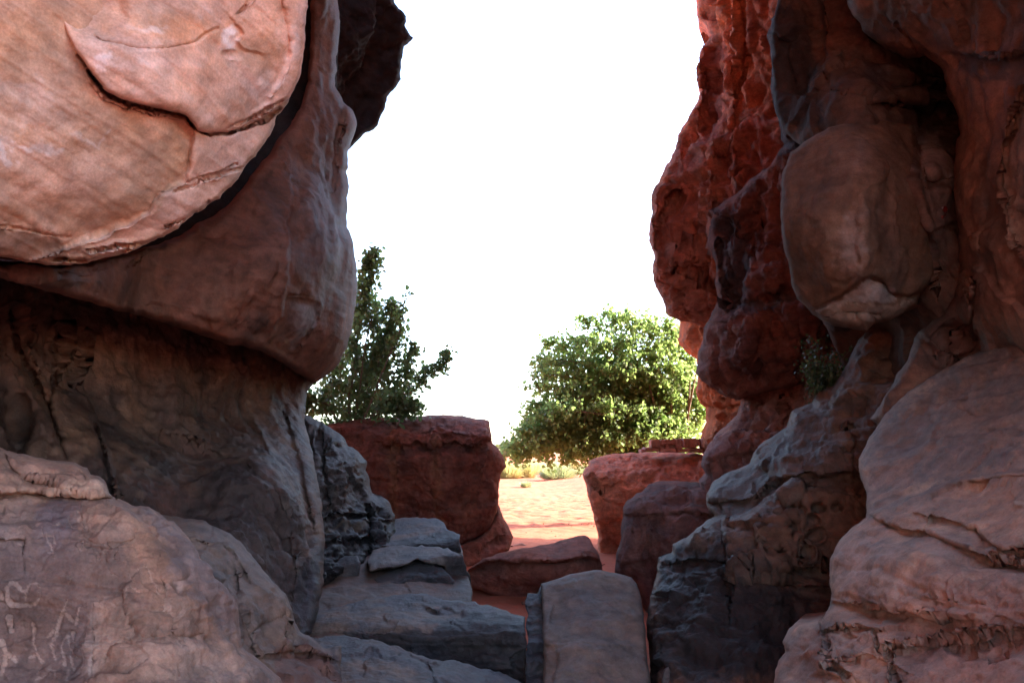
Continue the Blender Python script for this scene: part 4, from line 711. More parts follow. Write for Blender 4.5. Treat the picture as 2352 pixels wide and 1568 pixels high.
st = rock('standing_slab', [(1242, 1339), (1275, 1331), (1311, 1317), (1341, 1311), (1381, 1308), (1421, 1317), (1451, 1326), (1462, 1341), (1473, 1374), (1476, 1399), (1482, 1447), (1487, 1513), (1495, 1568), (1505, 1760), (1225, 1760), (1247, 1568), (1249, 1509), (1247, 1454), (1245, 1399)],
    tps([(1380, 1312, 5.7), (1260, 1340, 5.6), (1460, 1345, 5.6), (1360, 1400, 5.2), (1250, 1450, 5.0), (1360, 1480, 4.8), (1480, 1480, 4.9), (1360, 1570, 4.45), (1250, 1570, 4.5), (1490, 1570, 4.55), (1360, 1740, 3.9)]), s=2.8, seed=33, jit=2.5, rounds=((6, .06), (18, .05)),
    lips=[([(1245, 1345), (1290, 1340), (1340, 1330)], -.02, 20, 4), ([(1250, 1478), (1275, 1478), (1285, 1500), (1270, 1560)], .03, 25, 4)], disp=dict(facet=0.018, facetf=2.5, big=.04, bigf=1.4, mid=.015, midf=4, strata=.004, stf=14, fine=.005, finef=16), thick=.9, shrink=.3,
    base=(.235, .18, .15), mott=[((.30, .225, .175), 1.8, -.1, .4, (1, 1.3, 1), .65), ((.17, .135, .125), 3, .05, .5, (1, 1, 1.5), .5), ((.26, .165, .13), 5, .1, .5, (1, 1, 2), .5)],
    patches=[('poly', [(1246, 1470), (1270, 1475), (1282, 1510), (1262, 1568), (1246, 1568)], (.21, .12, .085), 6, .65, 8), ('ell', (1400, 1330, 60, 12), (.28, .235, .20), 8, .5, 8)], mat=M_SEMI)
thing(st, 'tall flat faced grey brown slab in the bottom centre', 'rock slab')
def stair(X, Y):
    yy = Y + 2*np.sin(X*.21)
    return np.interp(yy, [1340, 1362, 1388, 1394, 1424, 1433, 1446, 1456, 1474, 1500, 1522, 1552, 1575, 1700], [6.0, 5.85, 5.62, 5.62, 5.42, 5.40, 5.28, 5.28, 5.08, 5.06, 4.90, 4.88, 4.72, 4.2])
q = rock('broken_edge', [(1209, 1363), (1224, 1361), (1238, 1362), (1241, 1348), (1250, 1344), (1262, 1400), (1264, 1760), (1208, 1760), (1210, 1600), (1207, 1520), (1212, 1470), (1208, 1440), (1214, 1410), (1208, 1392)], stair, s=2.0, seed=60, jit=5, rounds=((2, .02),), warp=6,
         disp=dict(big=.03, bigf=3, mid=.02, midf=8, fine=.008, finef=20), thick=.6, shrink=.1, rings=4, base=(.055, .052, .058), mott=[((.11, .10, .10), 4, .0, .4, (1, 1, 1), .6)], mat=M_POL)
adopt(st, q)

# ---------------------------------------------------------------- rock floor of the path and its slabs
floor = structure(rock('path', [(560, 1760), (690, 1450), (720, 1380), (740, 1320), (790, 1290), (850, 1270), (890, 1235), (900, 1200), (1000, 1205), (1058, 1245), (1066, 1290), (1086, 1352), (1082, 1388), (1000, 1378), (880, 1380), (800, 1430), (790, 1465), (740, 1490), (700, 1760)],
    plane(900, 1450, 5.25, (.02, -.085, 1)), s=3.2, seed=34, jit=4, rounds=((6, .05),), disp=dict(big=.03, bigf=1.2, mid=.025, midf=3.5, fine=.006, strata=.012, stf=22), thick=1.2, shrink=.1, rings=4,
    lips=[([(800, 1345), (850, 1352), (862, 1372)], -.06, 26, 3), ([(780, 1400), (830, 1420), (850, 1450)], .04, 26, 4), ([(880, 1325), (930, 1335), (938, 1350)], .05, 16, 3)],
    base=(.29, .185, .14), mott=[((.34, .22, .165), 1.6, -.1, .5, (1, 1, 1), .6), ((.19, .165, .16), 2.2, .05, .45, (1, 1, 1), .6)], patches=[('poly', [(1040, 1290), (1090, 1300), (1210, 1420), (1030, 1400)], (.12, .09, .075), 10, .6, 12)], mat=M_POL))
def slab_rock(outline, depth, label, seed, front, base=(.095, .085, .085), **kw):
    kw.setdefault('disp', dict(facet=.03, facetf=2.6, fst=(1, 1, 2), big=.03, bigf=1.6, mid=.022, midf=4, strata=.02, stf=12, fine=.006, finef=14))
    kw.setdefault('mat', M_POL)
    o = rock('ledge_slab', outline, depth, s=2.6, seed=seed, jit=6, thick=.8, shrink=.15, rings=5, base=base, warp=9,
             mott=[((.19, .12, .085), 2.2, -.05, .35, (1, 1, 1), .8), ((.08, .075, .08), 3.5, .1, .4, (1, 1, 1), .6)], patches=[('poly', front, (.036, .030, .030), 5, .9, 6)] if front else [], rounds=((4, .04),), **kw)  # front faces near black: their shade is put into the colour
    return thing(o, label, 'rock slab', 'slabs stepping along the path')
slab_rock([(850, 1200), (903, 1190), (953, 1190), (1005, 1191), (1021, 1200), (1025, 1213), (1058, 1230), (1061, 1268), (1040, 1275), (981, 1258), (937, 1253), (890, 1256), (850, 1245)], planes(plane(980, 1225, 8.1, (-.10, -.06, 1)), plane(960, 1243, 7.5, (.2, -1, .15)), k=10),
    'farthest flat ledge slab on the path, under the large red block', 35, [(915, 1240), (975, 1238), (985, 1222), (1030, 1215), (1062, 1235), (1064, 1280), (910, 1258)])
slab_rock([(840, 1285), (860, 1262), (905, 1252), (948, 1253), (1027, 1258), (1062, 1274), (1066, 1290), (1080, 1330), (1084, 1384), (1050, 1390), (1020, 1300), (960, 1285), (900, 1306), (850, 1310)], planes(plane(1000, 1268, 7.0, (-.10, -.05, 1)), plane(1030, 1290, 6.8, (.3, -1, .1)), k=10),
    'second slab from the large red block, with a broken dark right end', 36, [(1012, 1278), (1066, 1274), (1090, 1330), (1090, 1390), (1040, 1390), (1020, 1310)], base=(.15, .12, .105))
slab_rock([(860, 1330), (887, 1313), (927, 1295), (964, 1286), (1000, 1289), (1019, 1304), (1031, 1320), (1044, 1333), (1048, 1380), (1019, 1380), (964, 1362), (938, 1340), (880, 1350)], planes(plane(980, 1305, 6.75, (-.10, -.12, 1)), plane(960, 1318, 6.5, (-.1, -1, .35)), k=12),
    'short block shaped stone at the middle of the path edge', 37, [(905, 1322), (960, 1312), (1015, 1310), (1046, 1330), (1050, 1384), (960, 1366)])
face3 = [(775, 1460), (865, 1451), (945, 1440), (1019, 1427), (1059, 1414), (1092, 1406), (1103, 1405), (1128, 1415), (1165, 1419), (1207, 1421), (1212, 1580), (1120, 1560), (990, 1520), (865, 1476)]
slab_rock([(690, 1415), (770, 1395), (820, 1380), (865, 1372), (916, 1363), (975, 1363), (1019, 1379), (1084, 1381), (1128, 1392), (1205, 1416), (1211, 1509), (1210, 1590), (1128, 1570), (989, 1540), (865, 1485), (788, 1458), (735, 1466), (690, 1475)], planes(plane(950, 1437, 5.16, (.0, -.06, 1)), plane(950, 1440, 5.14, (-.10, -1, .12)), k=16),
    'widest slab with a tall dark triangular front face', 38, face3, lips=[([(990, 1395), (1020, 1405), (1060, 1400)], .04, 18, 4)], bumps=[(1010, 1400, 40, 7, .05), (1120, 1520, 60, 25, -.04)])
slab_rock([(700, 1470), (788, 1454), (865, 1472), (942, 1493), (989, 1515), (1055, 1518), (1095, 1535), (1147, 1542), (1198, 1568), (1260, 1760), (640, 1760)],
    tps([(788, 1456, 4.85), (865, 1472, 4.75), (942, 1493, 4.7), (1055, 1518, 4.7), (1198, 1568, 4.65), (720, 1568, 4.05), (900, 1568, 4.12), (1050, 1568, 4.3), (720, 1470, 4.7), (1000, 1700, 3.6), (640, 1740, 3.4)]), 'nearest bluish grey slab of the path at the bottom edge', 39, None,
    lips=[([(760, 1517), (872, 1514), (909, 1506), (950, 1500)], -.035, 30, 3), ([(945, 1500), (985, 1535), (1000, 1568)], .03, 30, 5)], bumps=[(1010, 1545, 30, 12, .03)])
for k, (bx, by, r, dd, lab) in enumerate([(795, 1300, 33, 6.7, 'dark square stone sitting on the path under the left ridge'), (1058, 1335, 13, 6.75, 'small dark stone at the right end of the second slab')]):
    q = rock('stone', [(bx-r, by-r*.7), (bx+r*.8, by-r*.75), (bx+r, by-r*.2), (bx+r*.9, by+r*.9), (bx-r*.9, by+r*.95), (bx-r*1.05, by)], planes(plane(bx, by-r*.3, dd, (0, -.2, 1)), plane(bx, by-r*.3, dd, (.1, -1, .1)), k=12), s=2.2, seed=70+k, jit=3, rounds=((5, .05),), disp=dict(big=.03, bigf=3, mid=.015, midf=7, fine=.006),
             thick=.3, shrink=.4, rings=4, base=(.07, .058, .056), mat=M_POL)
    thing(q, lab, 'stone')
for k, (bx, by, rx, ry, dd, lab) in enumerate([(1190, 1253, 20, 7, 14.3, 'flat red stone on the sand behind the wedge boulder'), (1745, 1545, 22, 16, 4.55, 'small dark stone at the foot of the pitted rock'), (1530, 1548, 12, 22, 4.7, 'upright grey stone beside the standing slab')]):
    q = rock('stone', [(bx-rx, by+ry*.6), (bx-rx*.5, by-ry*.6), (bx+rx*.4, by-ry), (bx+rx, by-ry*.3), (bx+rx*.9, by+ry), (bx-rx*.8, by+ry*1.2)], planes(plane(bx, by, dd, (0, -.4, 1)), plane(bx, by, dd, (.1, -1, .2)), k=10), s=2, seed=80+k, jit=2, rounds=((4, .04),), disp=dict(big=.02, bigf=3, mid=.01, midf=8, fine=.004),
             thick=.25, shrink=.5, rings=4, base=(.38, .17, .11) if k == 0 else (.10, .085, .08))
    thing(q, lab, 'stone')

# ---------------------------------------------------------------- low wall of cut blocks on the ledge behind the orange boulder
lw = empty('stone_wall', P(1560, 1042, 13.5))
blk = None; bi = 0
def block(x0, y0, x1, y1, d, seed):
    a, b = P(x0, y1, d), P(x1, y0, d); w = b[0]-a[0]; h = b[2]-a[2]; t = .3
    bxs = np.array([[sx*w/2, sy*t/2, sz*h/2] for sz in (-1, 1) for sy in (-1, 1) for sx in (-1, 1)])
    r = np.random.RandomState(seed); 
    import bmesh
    bm = bmesh.new(); bmesh.ops.create_cube(bm, size=1)
    for v in bm.verts: v.co = (v.co.x*w*.95, v.co.y*t, v.co.z*h*.93)
    bmesh.ops.bevel(bm, geom=bm.edges[:], offset=.012, segments=1, affect='EDGES')
    for v in bm.verts: v.co += Vector(r.normal(0, .004, 3))
    me = bpy.data.meshes.new('block'); bm.to_mesh(me); bm.free()
    at = me.attributes.new('Col', 'FLOAT_COLOR', 'POINT')
    c = np.ones((len(me.vertices), 4), np.float32); c[:, :3] = np.array([.60, .27, .20])*r.uniform(.75, 1.15); at.data.foreach_set('color', c.ravel())  # block colour raised to look lit: light put into the colour
    me.materials.append(M_MATTE)
    o = bpy.data.objects.new('block', me); COL.objects.link(o)
    o.location = (a+b)/2+np.array([0, r.uniform(-.10, .10), 0])
    adopt(lw, o)
for k, (x0, y0, x1, y1) in enumerate([(1491, 1012, 1513, 1029), (1513, 1012, 1524, 1022), (1524, 1011, 1548, 1022), (1548, 1010, 1564, 1026), (1564, 1009, 1577, 1030), (1577, 1009, 1596, 1030), (1597, 1010, 1606, 1026), (1525, 1023, 1533, 1031), (1533, 1023, 1547, 1031), (1548, 1027, 1563, 1032), (1606, 1008, 1622, 1030),
        (1478, 1030, 1512, 1037), (1513, 1032, 1548, 1039), (1549, 1033, 1580, 1040), (1581, 1031, 1604, 1040), (1605, 1031, 1622, 1042), (1468, 1034, 1480, 1040), (1514, 1023, 1524, 1031)]):
    block(x0, y0-3, x1, y1-1, 13.75, 100+k)
thing(lw, 'low wall of squared red blocks on the ledge in front of the tree', 'stone wall')

# ================================================================ PLANTS AND SMALL THINGS
def leaf_mat(name, c1, c2, trans, tw=.45):
    m, n, l = nodes(name)
    out = n.new('ShaderNodeOutputMaterial'); b = n.new('ShaderNodeBsdfPrincipled'); t = n.new('ShaderNodeBsdfTranslucent'); mx = n.new('ShaderNodeMixShader')
    at = n.new('ShaderNodeAttribute'); at.attribute_name = 'Col'
    sp = n.new('ShaderNodeSeparateColor'); l.new(at.outputs['Color'], sp.inputs[0])
    r = n.new('ShaderNodeValToRGB'); r.color_ramp.elements[0].color = (*c1, 1); r.color_ramp.elements[1].color = (*c2, 1)
    l.new(sp.outputs[0], r.inputs[0]); l.new(r.outputs[0], b.inputs['Base Color'])
    b.inputs['Roughness'].default_value = .42; b.inputs['Specular IOR Level'].default_value = .45
    t.inputs['Color'].default_value = (*trans, 1)
    mx.inputs[0].default_value = tw
    l.new(b.outputs[0], mx.inputs[1]); l.new(t.outputs[0], mx.inputs[2]); l.new(mx.outputs[0], out.inputs[0])
    return m
def bark_mat(name, c):
    m, n, l = nodes(name)
    out = n.new('ShaderNodeOutputMaterial'); b = n.new('ShaderNodeBsdfPrincipled'); l.new(b.outputs[0], out.inputs[0])
    t = n.new('ShaderNodeTexNoise'); t.inputs['Scale'].default_value = 30; t.inputs['Detail'].default_value = 5
    g = n.new('ShaderNodeNewGeometry'); l.new(g.outputs['Position'], t.inputs['Vector'])
    r = n.new('ShaderNodeValToRGB'); r.color_ramp.elements[0].color = tuple(x*.6 for x in c)+(1,); r.color_ramp.elements[1].color = tuple(x*1.3 for x in c)+(1,)
    l.new(t.outputs[0], r.inputs[0]); l.new(r.outputs[0], b.inputs['Base Color']); b.inputs['Roughness'].default_value = .9
    return m
M_BARK = bark_mat('bark', (.20, .15, .11))
class Tubes:
    def __init__(s): s.V = []; s.Q = []; s.n = 0
    def add(s, pts, r0, r1, sides=5):
        pts = np.array(pts, float); m = len(pts)
        t = np.gradient(pts, axis=0); t /= np.maximum(np.linalg.norm(t, axis=1), 1e-9)[:, None]
        ref = np.array([.3, .9, .2]); u = np.cross(t, ref); u /= np.maximum(np.linalg.norm(u, axis=1), 1e-9)[:, None]; v = np.cross(t, u)
        a = np.arange(sides)*2*pi/sides; r = np.linspace(r0, r1, m)
        V = pts[:, None]+r[:, None, None]*(np.cos(a)[None, :, None]*u[:, None]+np.sin(a)[None, :, None]*v[:, None])
        s.V.append(V.reshape(-1, 3))
        i = np.arange(m*sides).reshape(m, sides)+s.n; j = np.roll(i, -1, 1)
        s.Q.append(np.stack([i[:-1], j[:-1], j[1:], i[1:]], -1).reshape(-1, 4)); s.n += m*sides
    def build(s, name, mat): return make_mesh(name, np.vstack(s.V), None, np.vstack(s.Q), mat)
LT = np.array([(0, 0, 0), (.40, .28, .07), (.30, .68, .05), (0, 1, -.06), (-.30, .68, .05), (-.40, .28, .07)])
def leaves(pos, size, rng, droop=.5):
    n = len(pos)
    d = rng.normal(size=(n, 3)); d[:, 2] -= droop; d /= np.linalg.norm(d, axis=1)[:, None]
    r = rng.normal(size=(n, 3)); a = np.cross(d, r); a /= np.linalg.norm(a, axis=1)[:, None]; c = np.cross(d, a)
    s = size*rng.uniform(.65, 1.3, n)
    V = pos[:, None]+s[:, None, None]*(LT[None, :, 0, None]*a[:, None]+LT[None, :, 1, None]*d[:, None]+LT[None, :, 2, None]*c[:, None])
    b = np.arange(n)[:, None]*6
    Q = np.concatenate([b+np.array([[0, 1, 2, 3]]), b+np.array([[0, 3, 4, 5]])])
    col = np.repeat(rng.uniform(0, 1, n), 6)[:, None]*np.ones((1, 3))
    return V.reshape(-1, 3), Q, col
def curve(pts, n=14):
    pts = np.array(pts, float); m = len(pts); o = []
    for k in range(m-1):
        p0, p1, p2, p3 = pts[max(k-1, 0)], pts[k], pts[k+1], pts[min(k+2, m-1)]
        for t in np.linspace(0, 1, n, endpoint=(k == m-2)):
            o.append(.5*((2*p1)+(-p0+p2)*t+(2*p0-5*p1+4*p2-p3)*t*t+(-p0+3*p1-3*p2+p3)*t**3))
    return np.array(o)
def tree(name, base, limbs, leaf, lmat, rng, trunk_r=.06, bare=0):
    root = empty(name, base); tb = Tubes(); LP = []
    for pts, s0, s1, ntw, nl, r0 in limbs:
        c = curve(pts); c = c + np.cumsum(rng.normal(0, .006, c.shape), 0)
        tb.add(c, r0, .004, 6)
        for k in range(ntw):
            t = rng.uniform(.12, 1)**.8; p = c[min(int(t*len(c)), len(c)-1)]
            d = rng.normal(size=3); d[2] += .25; d /= np.linalg.norm(d)
            L = (s0+(s1-s0)*t)*rng.uniform(.45, 1.15)
            tw = np.array([p, p+d*L*.5+rng.normal(0, .02, 3), p+d*L+np.array([0, 0, -.08*L])])
            if k % 2 == 0: tb.add(tw, .006, .0025, 3)
            m = rng.poisson(nl)
            tt = rng.uniform(.15, 1.05, m)[:, None]
            LP.append(p+(tw[2]-p)*tt+rng.normal(0, .045, (m, 3)))
    t = tb.build('trunk', M_BARK); adopt(root, t)
    V, Q, col = leaves(np.vstack(LP), leaf, rng)
    cr = make_mesh('crown', V, None, Q, lmat, None, True, {'Col': col}); cr['kind'] = 'stuff'; adopt(root, cr)
    return root
rng = np.random.RandomState(11)
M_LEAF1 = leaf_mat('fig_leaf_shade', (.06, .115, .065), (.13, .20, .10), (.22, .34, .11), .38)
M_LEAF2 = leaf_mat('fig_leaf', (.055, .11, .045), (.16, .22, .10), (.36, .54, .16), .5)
def LB(pts, s0, s1, n, nl, r): return ([P(*p) for p in pts], s0, s1, n, nl, r)
b0 = P(800, 1150, 13.6)*1.0; b0[2] = -.05
B = (803, 1040, 13.6)
limbs = [LB([B, (860, 860, 13.6), (880, 770, 13.5), (868, 700, 13.5)], .5, .25, 46, 6, .02), LB([B, (890, 900, 13.4), (925, 830, 13.3), (905, 760, 13.3)], .45, .25, 40, 6, .02), LB([B, (840, 800, 13.0), (855, 720, 13.0)], .5, .25, 36, 6, .02), LB([B, (805, 900, 13.5), (822, 760, 13.3), (838, 650, 13.2), (846, 582, 13.2)], 0.57, 0.08, 178, 9, .035),
    LB([B, (850, 890, 13.4), (880, 790, 13.2), (892, 690, 13.2)], 0.57, 0.19, 133, 9, .03),
    LB([B, (870, 880, 13.0), (915, 790, 13.0), (930, 720, 12.9), (937, 668, 12.9)], 0.35, 0.07, 34, 6, .02),
    LB([B, (880, 930, 13.1), (950, 900, 13.0), (985, 860, 12.9), (1024, 818, 12.9)], 0.49, 0.08, 60, 7, .022),
    LB([B, (760, 935, 13.3), (715, 925, 13.2), (680, 920, 13.2)], 0.47, 0.30, 89, 7, .025),
    LB([B, (870, 945, 12.9), (920, 935, 12.8), (955, 925, 12.7)], 0.47, 0.24, 103, 9, .02),
    LB([B, (780, 880, 13.9), (800, 780, 13.9), (815, 700, 13.8)], 0.61, 0.30, 133, 9, .03),
    LB([B, (830, 900, 13.8), (860, 830, 13.8), (905, 760, 13.7)], 0.57, 0.30, 133, 9, .025),
    LB([B, (900, 900, 13.5), (930, 850, 13.4), (945, 800, 13.3)], 0.42, 0.14, 73, 7, .02),
    LB([B, (750, 900, 13.7), (770, 840, 13.7)], 0.55, 0.36, 73, 7, .02),
    LB([(b0[0], 0, 0)]*0 or [B, (802, 1060, 13.6), (801, 1090, 13.6)], 0.03, 0.02, 0, 0, .07)]
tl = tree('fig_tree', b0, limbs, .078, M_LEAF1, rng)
tk = Tubes(); tk.add(curve([b0, (b0+P(*B))/2+np.array([.05, 0, 0]), P(*B)]), .11, .06, 8); o = tk.build('root_trunk', M_BARK); adopt(tl, o)
thing(tl, 'shaded dark green leafy tree rising behind the large red block', 'tree')

rng = np.random.RandomState(5)
b1 = P(1560, 1100, 20.1); b1[2] = -.05
J = (1565, 1075, 17.2)
T = [(1200, 985, 16.5), (1210, 1015, 16.9), (1228, 1020, 16.3), (1250, 1000, 16.6), (1205, 955, 17.0), (1220, 930, 16.7), (1215, 890, 17.0), (1225, 850, 17.0), (1250, 960, 16.2), (1270, 1030, 16.6), (1190, 1005, 16.2), (1150, 1035, 16.6), (1170, 1050, 16.6), (1215, 1000, 16.2), (1240, 985, 16.9), (1235, 945, 16.5), (1265, 900, 16.4), (1245, 860, 16.6), (1265, 820, 16.8), (1290, 810, 17.6), (1330, 780, 16.8), (1290, 940, 16.0), (1180, 1030, 17.4), (1330, 1030, 16.1), (1380, 1060, 17.2), (1160, 1025, 16.3), (1185, 1000, 16.8), (1222, 965, 17.2), (1250, 1040, 16.0), (1195, 1045, 16.4), (1300, 1050, 16.0), (1240, 900, 17.0), (1228, 830, 17.3), (1252, 780, 17.4), (1300, 775, 17.4), (1345, 745, 17.5), (1400, 728, 17.3), (1440, 724, 17.5), (1480, 740, 17.8), (1530, 745, 17.6), (1565, 765, 17.9), (1595, 830, 17.5),
     (1610, 900, 17.6), (1615, 960, 17.4), (1550, 980, 16.6), (1480, 1005, 16.3), (1400, 1015, 16.0), (1350, 1000, 16.4), (1300, 900, 16.6), (1380, 850, 16.6), (1450, 850, 16.8), (1520, 880, 16.8), (1400, 930, 16.1), (1330, 955, 16.9), (1460, 950, 16.5), (1270, 985, 16.3), (1350, 1055, 16.0), (1420, 1055, 16.4), (1470, 1045, 16.6), (1310, 840, 17.2), (1420, 790, 17.1), (1500, 810, 17.0), (1560, 900, 17.2), (1275, 860, 17.9), (1360, 800, 18.0), (1440, 900, 18.2), (1340, 900, 18.1), (1260, 930, 17.7), (1520, 960, 18.0), (1400, 980, 17.8), (1300, 1010, 17.4), (1230, 1010, 17.2)]
limbs = []
for (x, y, d) in T:
    m1 = (J[0]+(x-J[0])*.25+rng.uniform(-20, 20), J[1]+(y-J[1])*.5-20, J[2]+(d-J[2])*.3)
    m2 = (J[0]+(x-J[0])*.65+rng.uniform(-15, 15), J[1]+(y-J[1])*.9-(25 if y > 950 else 0), J[2]+(d-J[2])*.7)
    limbs.append(LB([(a_, b_, c_*1.17) for a_, b_, c_ in (J, m1, m2, (x, y, d))], .72, .38, 60, 16, .03))
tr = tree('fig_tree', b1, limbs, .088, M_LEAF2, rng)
tk = Tubes(); tk.add(curve([b1, P(J[0], J[1], J[2]*1.17)]), .16, .09, 8)
for (x0, x1, yt) in ((1545, 1540, 880), (1562, 1600, 850), (1575, 1585, 870), (1530, 1480, 840)):
    tk.add(curve([b1, P(x0, 1040, 19.9), P((x0+x1)/2, (1040+yt)/2, 19.7), P(x1, yt, 19.9)]), .05, .018, 6)
o = tk.build('stem', M_BARK); adopt(tr, o)
thing(tr, 'broad sunlit bright green tree on the sand beyond the gorge mouth', 'tree')

# desert shrubs out on the sand
M_STRAW = leaf_mat('straw_blade', (.42, .40, .16), (.60, .55, .28), (.55, .52, .22), .4)
M_SAGE = leaf_mat('sage_blade', (.30, .34, .18), (.45, .47, .28), (.38, .44, .2), .4)
def bush(name, px, py, wpx, hpx, mat, n, seed, label, group=None):
    r = np.random.RandomState(seed)
    d = 1.6*F/(py-1040.6)
    for _ in range(6):
        p = P(px, py, d); z = ground_z(np.array([[p[0]]]), np.array([[p[1]]]))[0, 0]
        d *= (1.6-z)/(1.6-p[2]) if p[2] < 1.5 else 1
    base = P(px, py, d); base[2] = z
    W = wpx*d/F/2; H = hpx*d/F
    ang = r.uniform(0, 2*pi, n); rad = np.sqrt(r.uniform(0, 1, n))
    nl_ = 7; lobe_c = r.normal(0, .42*W, (nl_, 2)); lobe_h = r.uniform(.55, 1.1, nl_); li = r.randint(0, nl_, n)
    dx, dy = rad*np.cos(ang)*W*.62+lobe_c[li, 0], rad*np.sin(ang)*W*.62+lobe_c[li, 1]
    foot = np.stack([dx*.6, dy*.6, np.zeros(n)], 1)
    top = np.stack([dx*1.05+r.normal(0, .06*W, n), dy*1.05+r.normal(0, .06*W, n), H*lobe_h[li]*np.sqrt(np.maximum(.05, 1-rad**2*.95))*r.uniform(.35, 1.15, n)], 1)
    midp = (foot+top)/2+np.stack([dx*.05, dy*.05, H*.10*np.ones(n)], 1)
    w = .012*d/50*r.uniform(.7, 1.5, n); sv = np.stack([np.cos(ang+1.2), np.sin(ang+1.2), np.zeros(n)], 1)*w[:, None]
    V = np.stack([foot-sv, foot+sv, midp+sv, midp-sv, top+sv*.3, top-sv*.3], 1)+base
    b = np.arange(n)[:, None]*6
    Q = np.concatenate([b+np.array([[0, 1, 2, 3]]), b+np.array([[3, 2, 4, 5]])])
    col = np.repeat(r.uniform(0, 1, n), 6)[:, None]*np.ones((1, 3))
    o = make_mesh('foliage', V.reshape(-1, 3), None, Q, mat, None, True, {'Col': col}); o['kind'] = 'stuff'
    rt = empty(name, base); adopt(rt, o)
    tb = Tubes()
    for k in range(14):
        a = r.uniform(0, 2*pi); tb.add(curve([base+np.array([0, 0, -.03]), base+np.array([cos(a)*W*.3, sin(a)*W*.3, H*.35]), base+np.array([cos(a)*W*.7, sin(a)*W*.7, H*.7])], 4), .012, .004, 4)
    s = tb.build('stem', M_BARK); adopt(rt, s)
    return thing(rt, label, 'shrub', group)
G = 'desert shrubs on the sand'
bush('desert_shrub', 1166, 1098, 62, 44, M_STRAW, 2600, 1, 'yellow green shrub nearest the large red block, far out on the sand', G)
bush('desert_shrub', 1206, 1097, 54, 42, M_STRAW, 2200, 2, 'yellow green shrub, second from the large red block', G)
bush('desert_shrub', 1234, 1088, 56, 27, M_STRAW, 1500, 3, 'small straw coloured shrub far back between the bigger ones', G)
bush('desert_shrub', 1280, 1100, 100, 38, M_SAGE, 3200, 4, 'wide low grey green shrub under the tree branches', G)
bush('desert_shrub', 1328, 1090, 60, 22, M_SAGE, 1500, 5, 'low grey green shrub nearest the orange red boulder', G)
bush('desert_shrub', 1146, 1078, 50, 22, M_STRAW, 700, 8, 'pale shrub far back peeping past the large red block', G)
bush('grass_tuft', 1208, 1118, 36, 15, M_SAGE, 800, 6, 'small dark tuft alone on the bright open sand', G)
for k in range(9):
    r = np.random.RandomState(300+k)
    bush('desert_shrub', 1150+k*24+r.uniform(-9, 9), 1076+r.uniform(-5, 6), r.uniform(34, 50), r.uniform(14, 24), M_STRAW if k % 3 else M_SAGE, 600, 310+k, 'faint shrub in the distant row seen below the tree branches', 'distant row of shrubs')

# wispy plant on the ledge at the right
rng = np.random.RandomState(9)
pb = P(1862, 925, 6.75); rt = empty('ledge_plant', pb); tb = Tubes(); LP = []
for k in range(120):
    tx, ty = rng.uniform(1835, 1985), rng.uniform(775, 905)
    if rng.uniform() < .6: tx, ty = rng.normal(1890, 30), rng.normal(860, 28)
    s0 = pb + np.array([rng.uniform(-.04, .25), rng.uniform(-.1, .1), rng.uniform(-.02, .12)])
    e = P(tx, ty, rng.uniform(6.5, 7.0)); c = curve([s0, (s0+e)/2+np.array([0, 0, .05]), e], 5)
    tb.add(c, .003, .0015, 3)
    m = rng.poisson(16); LP.append(c[rng.randint(3, len(c), m)]+rng.normal(0, .022, (m, 3)))
o = tb.build('stem', bark_mat('dry_stem', (.13, .13, .09))); adopt(rt, o)
V, Q, col = leaves(np.vstack(LP), .026, rng, .1)
o = make_mesh('foliage', V, None, Q, leaf_mat('small_leaf', (.03, .06, .025), (.08, .12, .06), (.08, .14, .04), .25), None, True, {'Col': col}); o['kind'] = 'stuff'; adopt(rt, o)
thing(rt, 'wispy dark green plant growing on the ledge below the round boulder', 'plant')

# crushed drink can jammed on the right wall
def flat_mat(name, c, rough, metal):
    m, n, l = nodes(name)
    out = n.new('ShaderNodeOutputMaterial'); b = n.new('ShaderNodeBsdfPrincipled'); l.new(b.outputs[0], out.inputs[0])
    t = n.new('ShaderNodeTexNoise'); t.inputs['Scale'].default_value = 60
    r = n.new('ShaderNodeValToRGB'); r.color_ramp.elements[0].color = tuple(x*.8 for x in c)+(1,); r.color_ramp.elements[1].color = (*c, 1)
    g = n.new('ShaderNodeNewGeometry'); l.new(g.outputs['Position'], t.inputs['Vector']); l.new(t.outputs[0], r.inputs[0]); l.new(r.outputs[0], b.inputs['Base Color'])
    b.inputs['Roughness'].default_value = rough; b.inputs['Metallic'].default_value = metal
    return m
can = empty('crushed_can', P(2166, 484, 4.98))
M_TIN = flat_mat('tin', (.5, .5, .54), .3, 1); M_CANRED = flat_mat('red_paint', (.12, .012, .012), .3, .4)
def can_piece(name, p, r, L, axis_v, prof, mat, seed):
    a = np.linspace(0, 2*pi, 17)[:-1]; ax = np.array(axis_v, float); ax /= np.linalg.norm(ax)
    u = np.cross(ax, [0, .2, 1]); u /= np.linalg.norm(u); v = np.cross(ax, u); rows = []
    for t, k in prof:
        dent = 1-.28*np.maximum(0, np.cos(a*2+t*5+seed))*(.3 if k < .95 else 1)
        rows.append(p+ax*L*t+(r*k*dent)[:, None]*(np.cos(a)[:, None]*u+np.sin(a)[:, None]*v))
    V = np.vstack(rows); n = len(a); i = np.arange(len(V)).reshape(-1, n); j = np.roll(i, -1, 1)
    Q = np.stack([i[:-1], j[:-1], j[1:], i[1:]], -1).reshape(-1, 4)
    o = make_mesh(name, V, None, Q, mat); adopt(can, o)
c0 = P(2158, 478, 4.98)
can_piece('can_top', c0, .019, .014, (1, .1, -.15), [(0, .02), (.05, .8), (.3, .86), (1, 1)], M_TIN, 0)
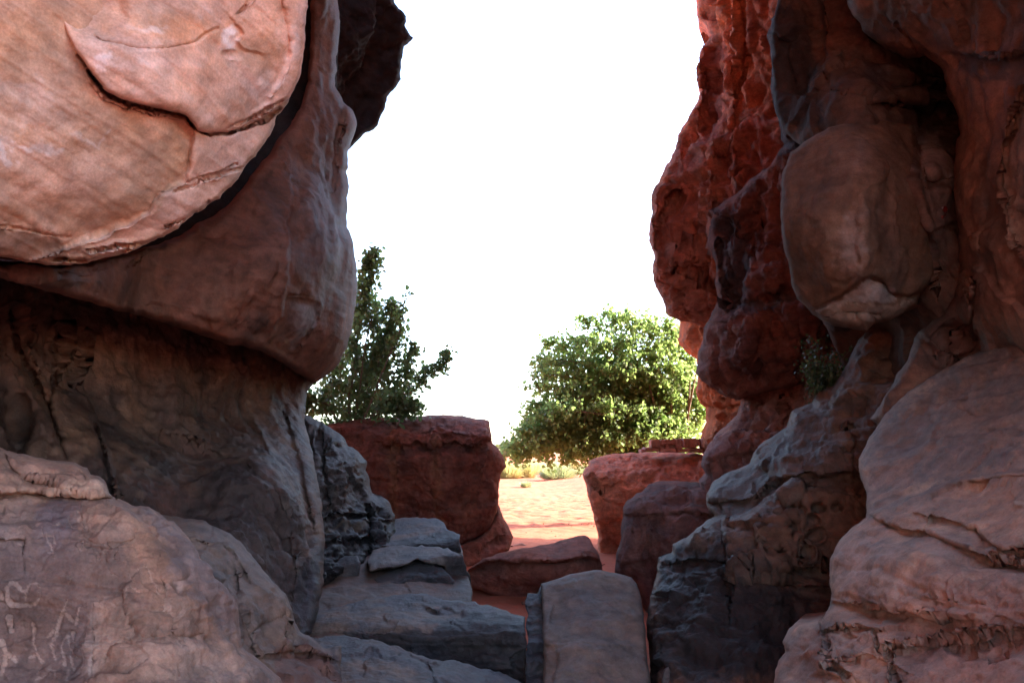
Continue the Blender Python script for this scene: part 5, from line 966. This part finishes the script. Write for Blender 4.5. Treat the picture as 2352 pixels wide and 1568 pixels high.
can_piece('can_body', c0+np.array([.013, 0, -.003]), .020, .030, (1, .1, -.3), [(0, 1), (.35, .92), (.7, 1), (1, .75), (1.02, .02)], M_CANRED, 1)
can_piece('can_bottom', P(2160, 500, 4.98), .016, .03, (1, .2, .7), [(0, .02), (.05, .9), (.5, .8), (1, .9), (1.02, .05)], M_CANRED, 2)
thing(can, 'tiny crushed red and silver drink can on the right wall', 'can')

# loose gravel on the sand and at the feet of the rocks
rng = np.random.RandomState(21)
ico = np.array([(0, 0, 1), (.89, 0, .45), (.28, .85, .45), (-.72, .53, .45), (-.72, -.53, .45), (.28, -.85, .45), (.72, .53, -.45), (-.28, .85, -.45), (-.89, 0, -.45), (-.28, -.85, -.45), (.72, -.53, -.45), (0, 0, -1)])
icf = np.array([(0, 1, 2), (0, 2, 3), (0, 3, 4), (0, 4, 5), (0, 5, 1), (1, 6, 2), (2, 7, 3), (3, 8, 4), (4, 9, 5), (5, 10, 1), (6, 7, 2), (7, 8, 3), (8, 9, 4), (9, 10, 5), (10, 6, 1), (11, 7, 6), (11, 8, 7), (11, 9, 8), (11, 10, 9), (11, 6, 10)])
GVs, GTs, GCs = [], [], []
def pebble(p, s):
    V = ico*rng.uniform(.6, 1.15, (12, 1))*np.array([1, rng.uniform(.7, 1.1), rng.uniform(.35, .65)])*s
    a = rng.uniform(0, 2*pi); R = np.array([[cos(a), -sin(a), 0], [sin(a), cos(a), 0], [0, 0, 1]])
    GTs.append(icf+12*len(GVs)); GVs.append(V @ R.T + p); GCs.append(np.tile(np.array([.33, .14, .095])*rng.uniform(.55, 1.15), (12, 1)))
for k in range(150):
    y = rng.uniform(8.6, 20); x = rng.uniform(-.7, 2.2)*(.6+y/20)
    s = rng.uniform(.008, .03)*(1+(rng.uniform() < .12)*1.8)
    pebble(np.array([x, y, ground_z(np.array([[x]]), np.array([[y]]))[0, 0]+s*.1]), s)
o = make_mesh('gravel', np.vstack(GVs), np.vstack(GTs), None, M_MATTE, None, True, {'Col': np.vstack(GCs)}); o['kind'] = 'stuff'
o['label'] = 'loose red gravel scattered on the sand of the gap'; o['category'] = 'gravel'
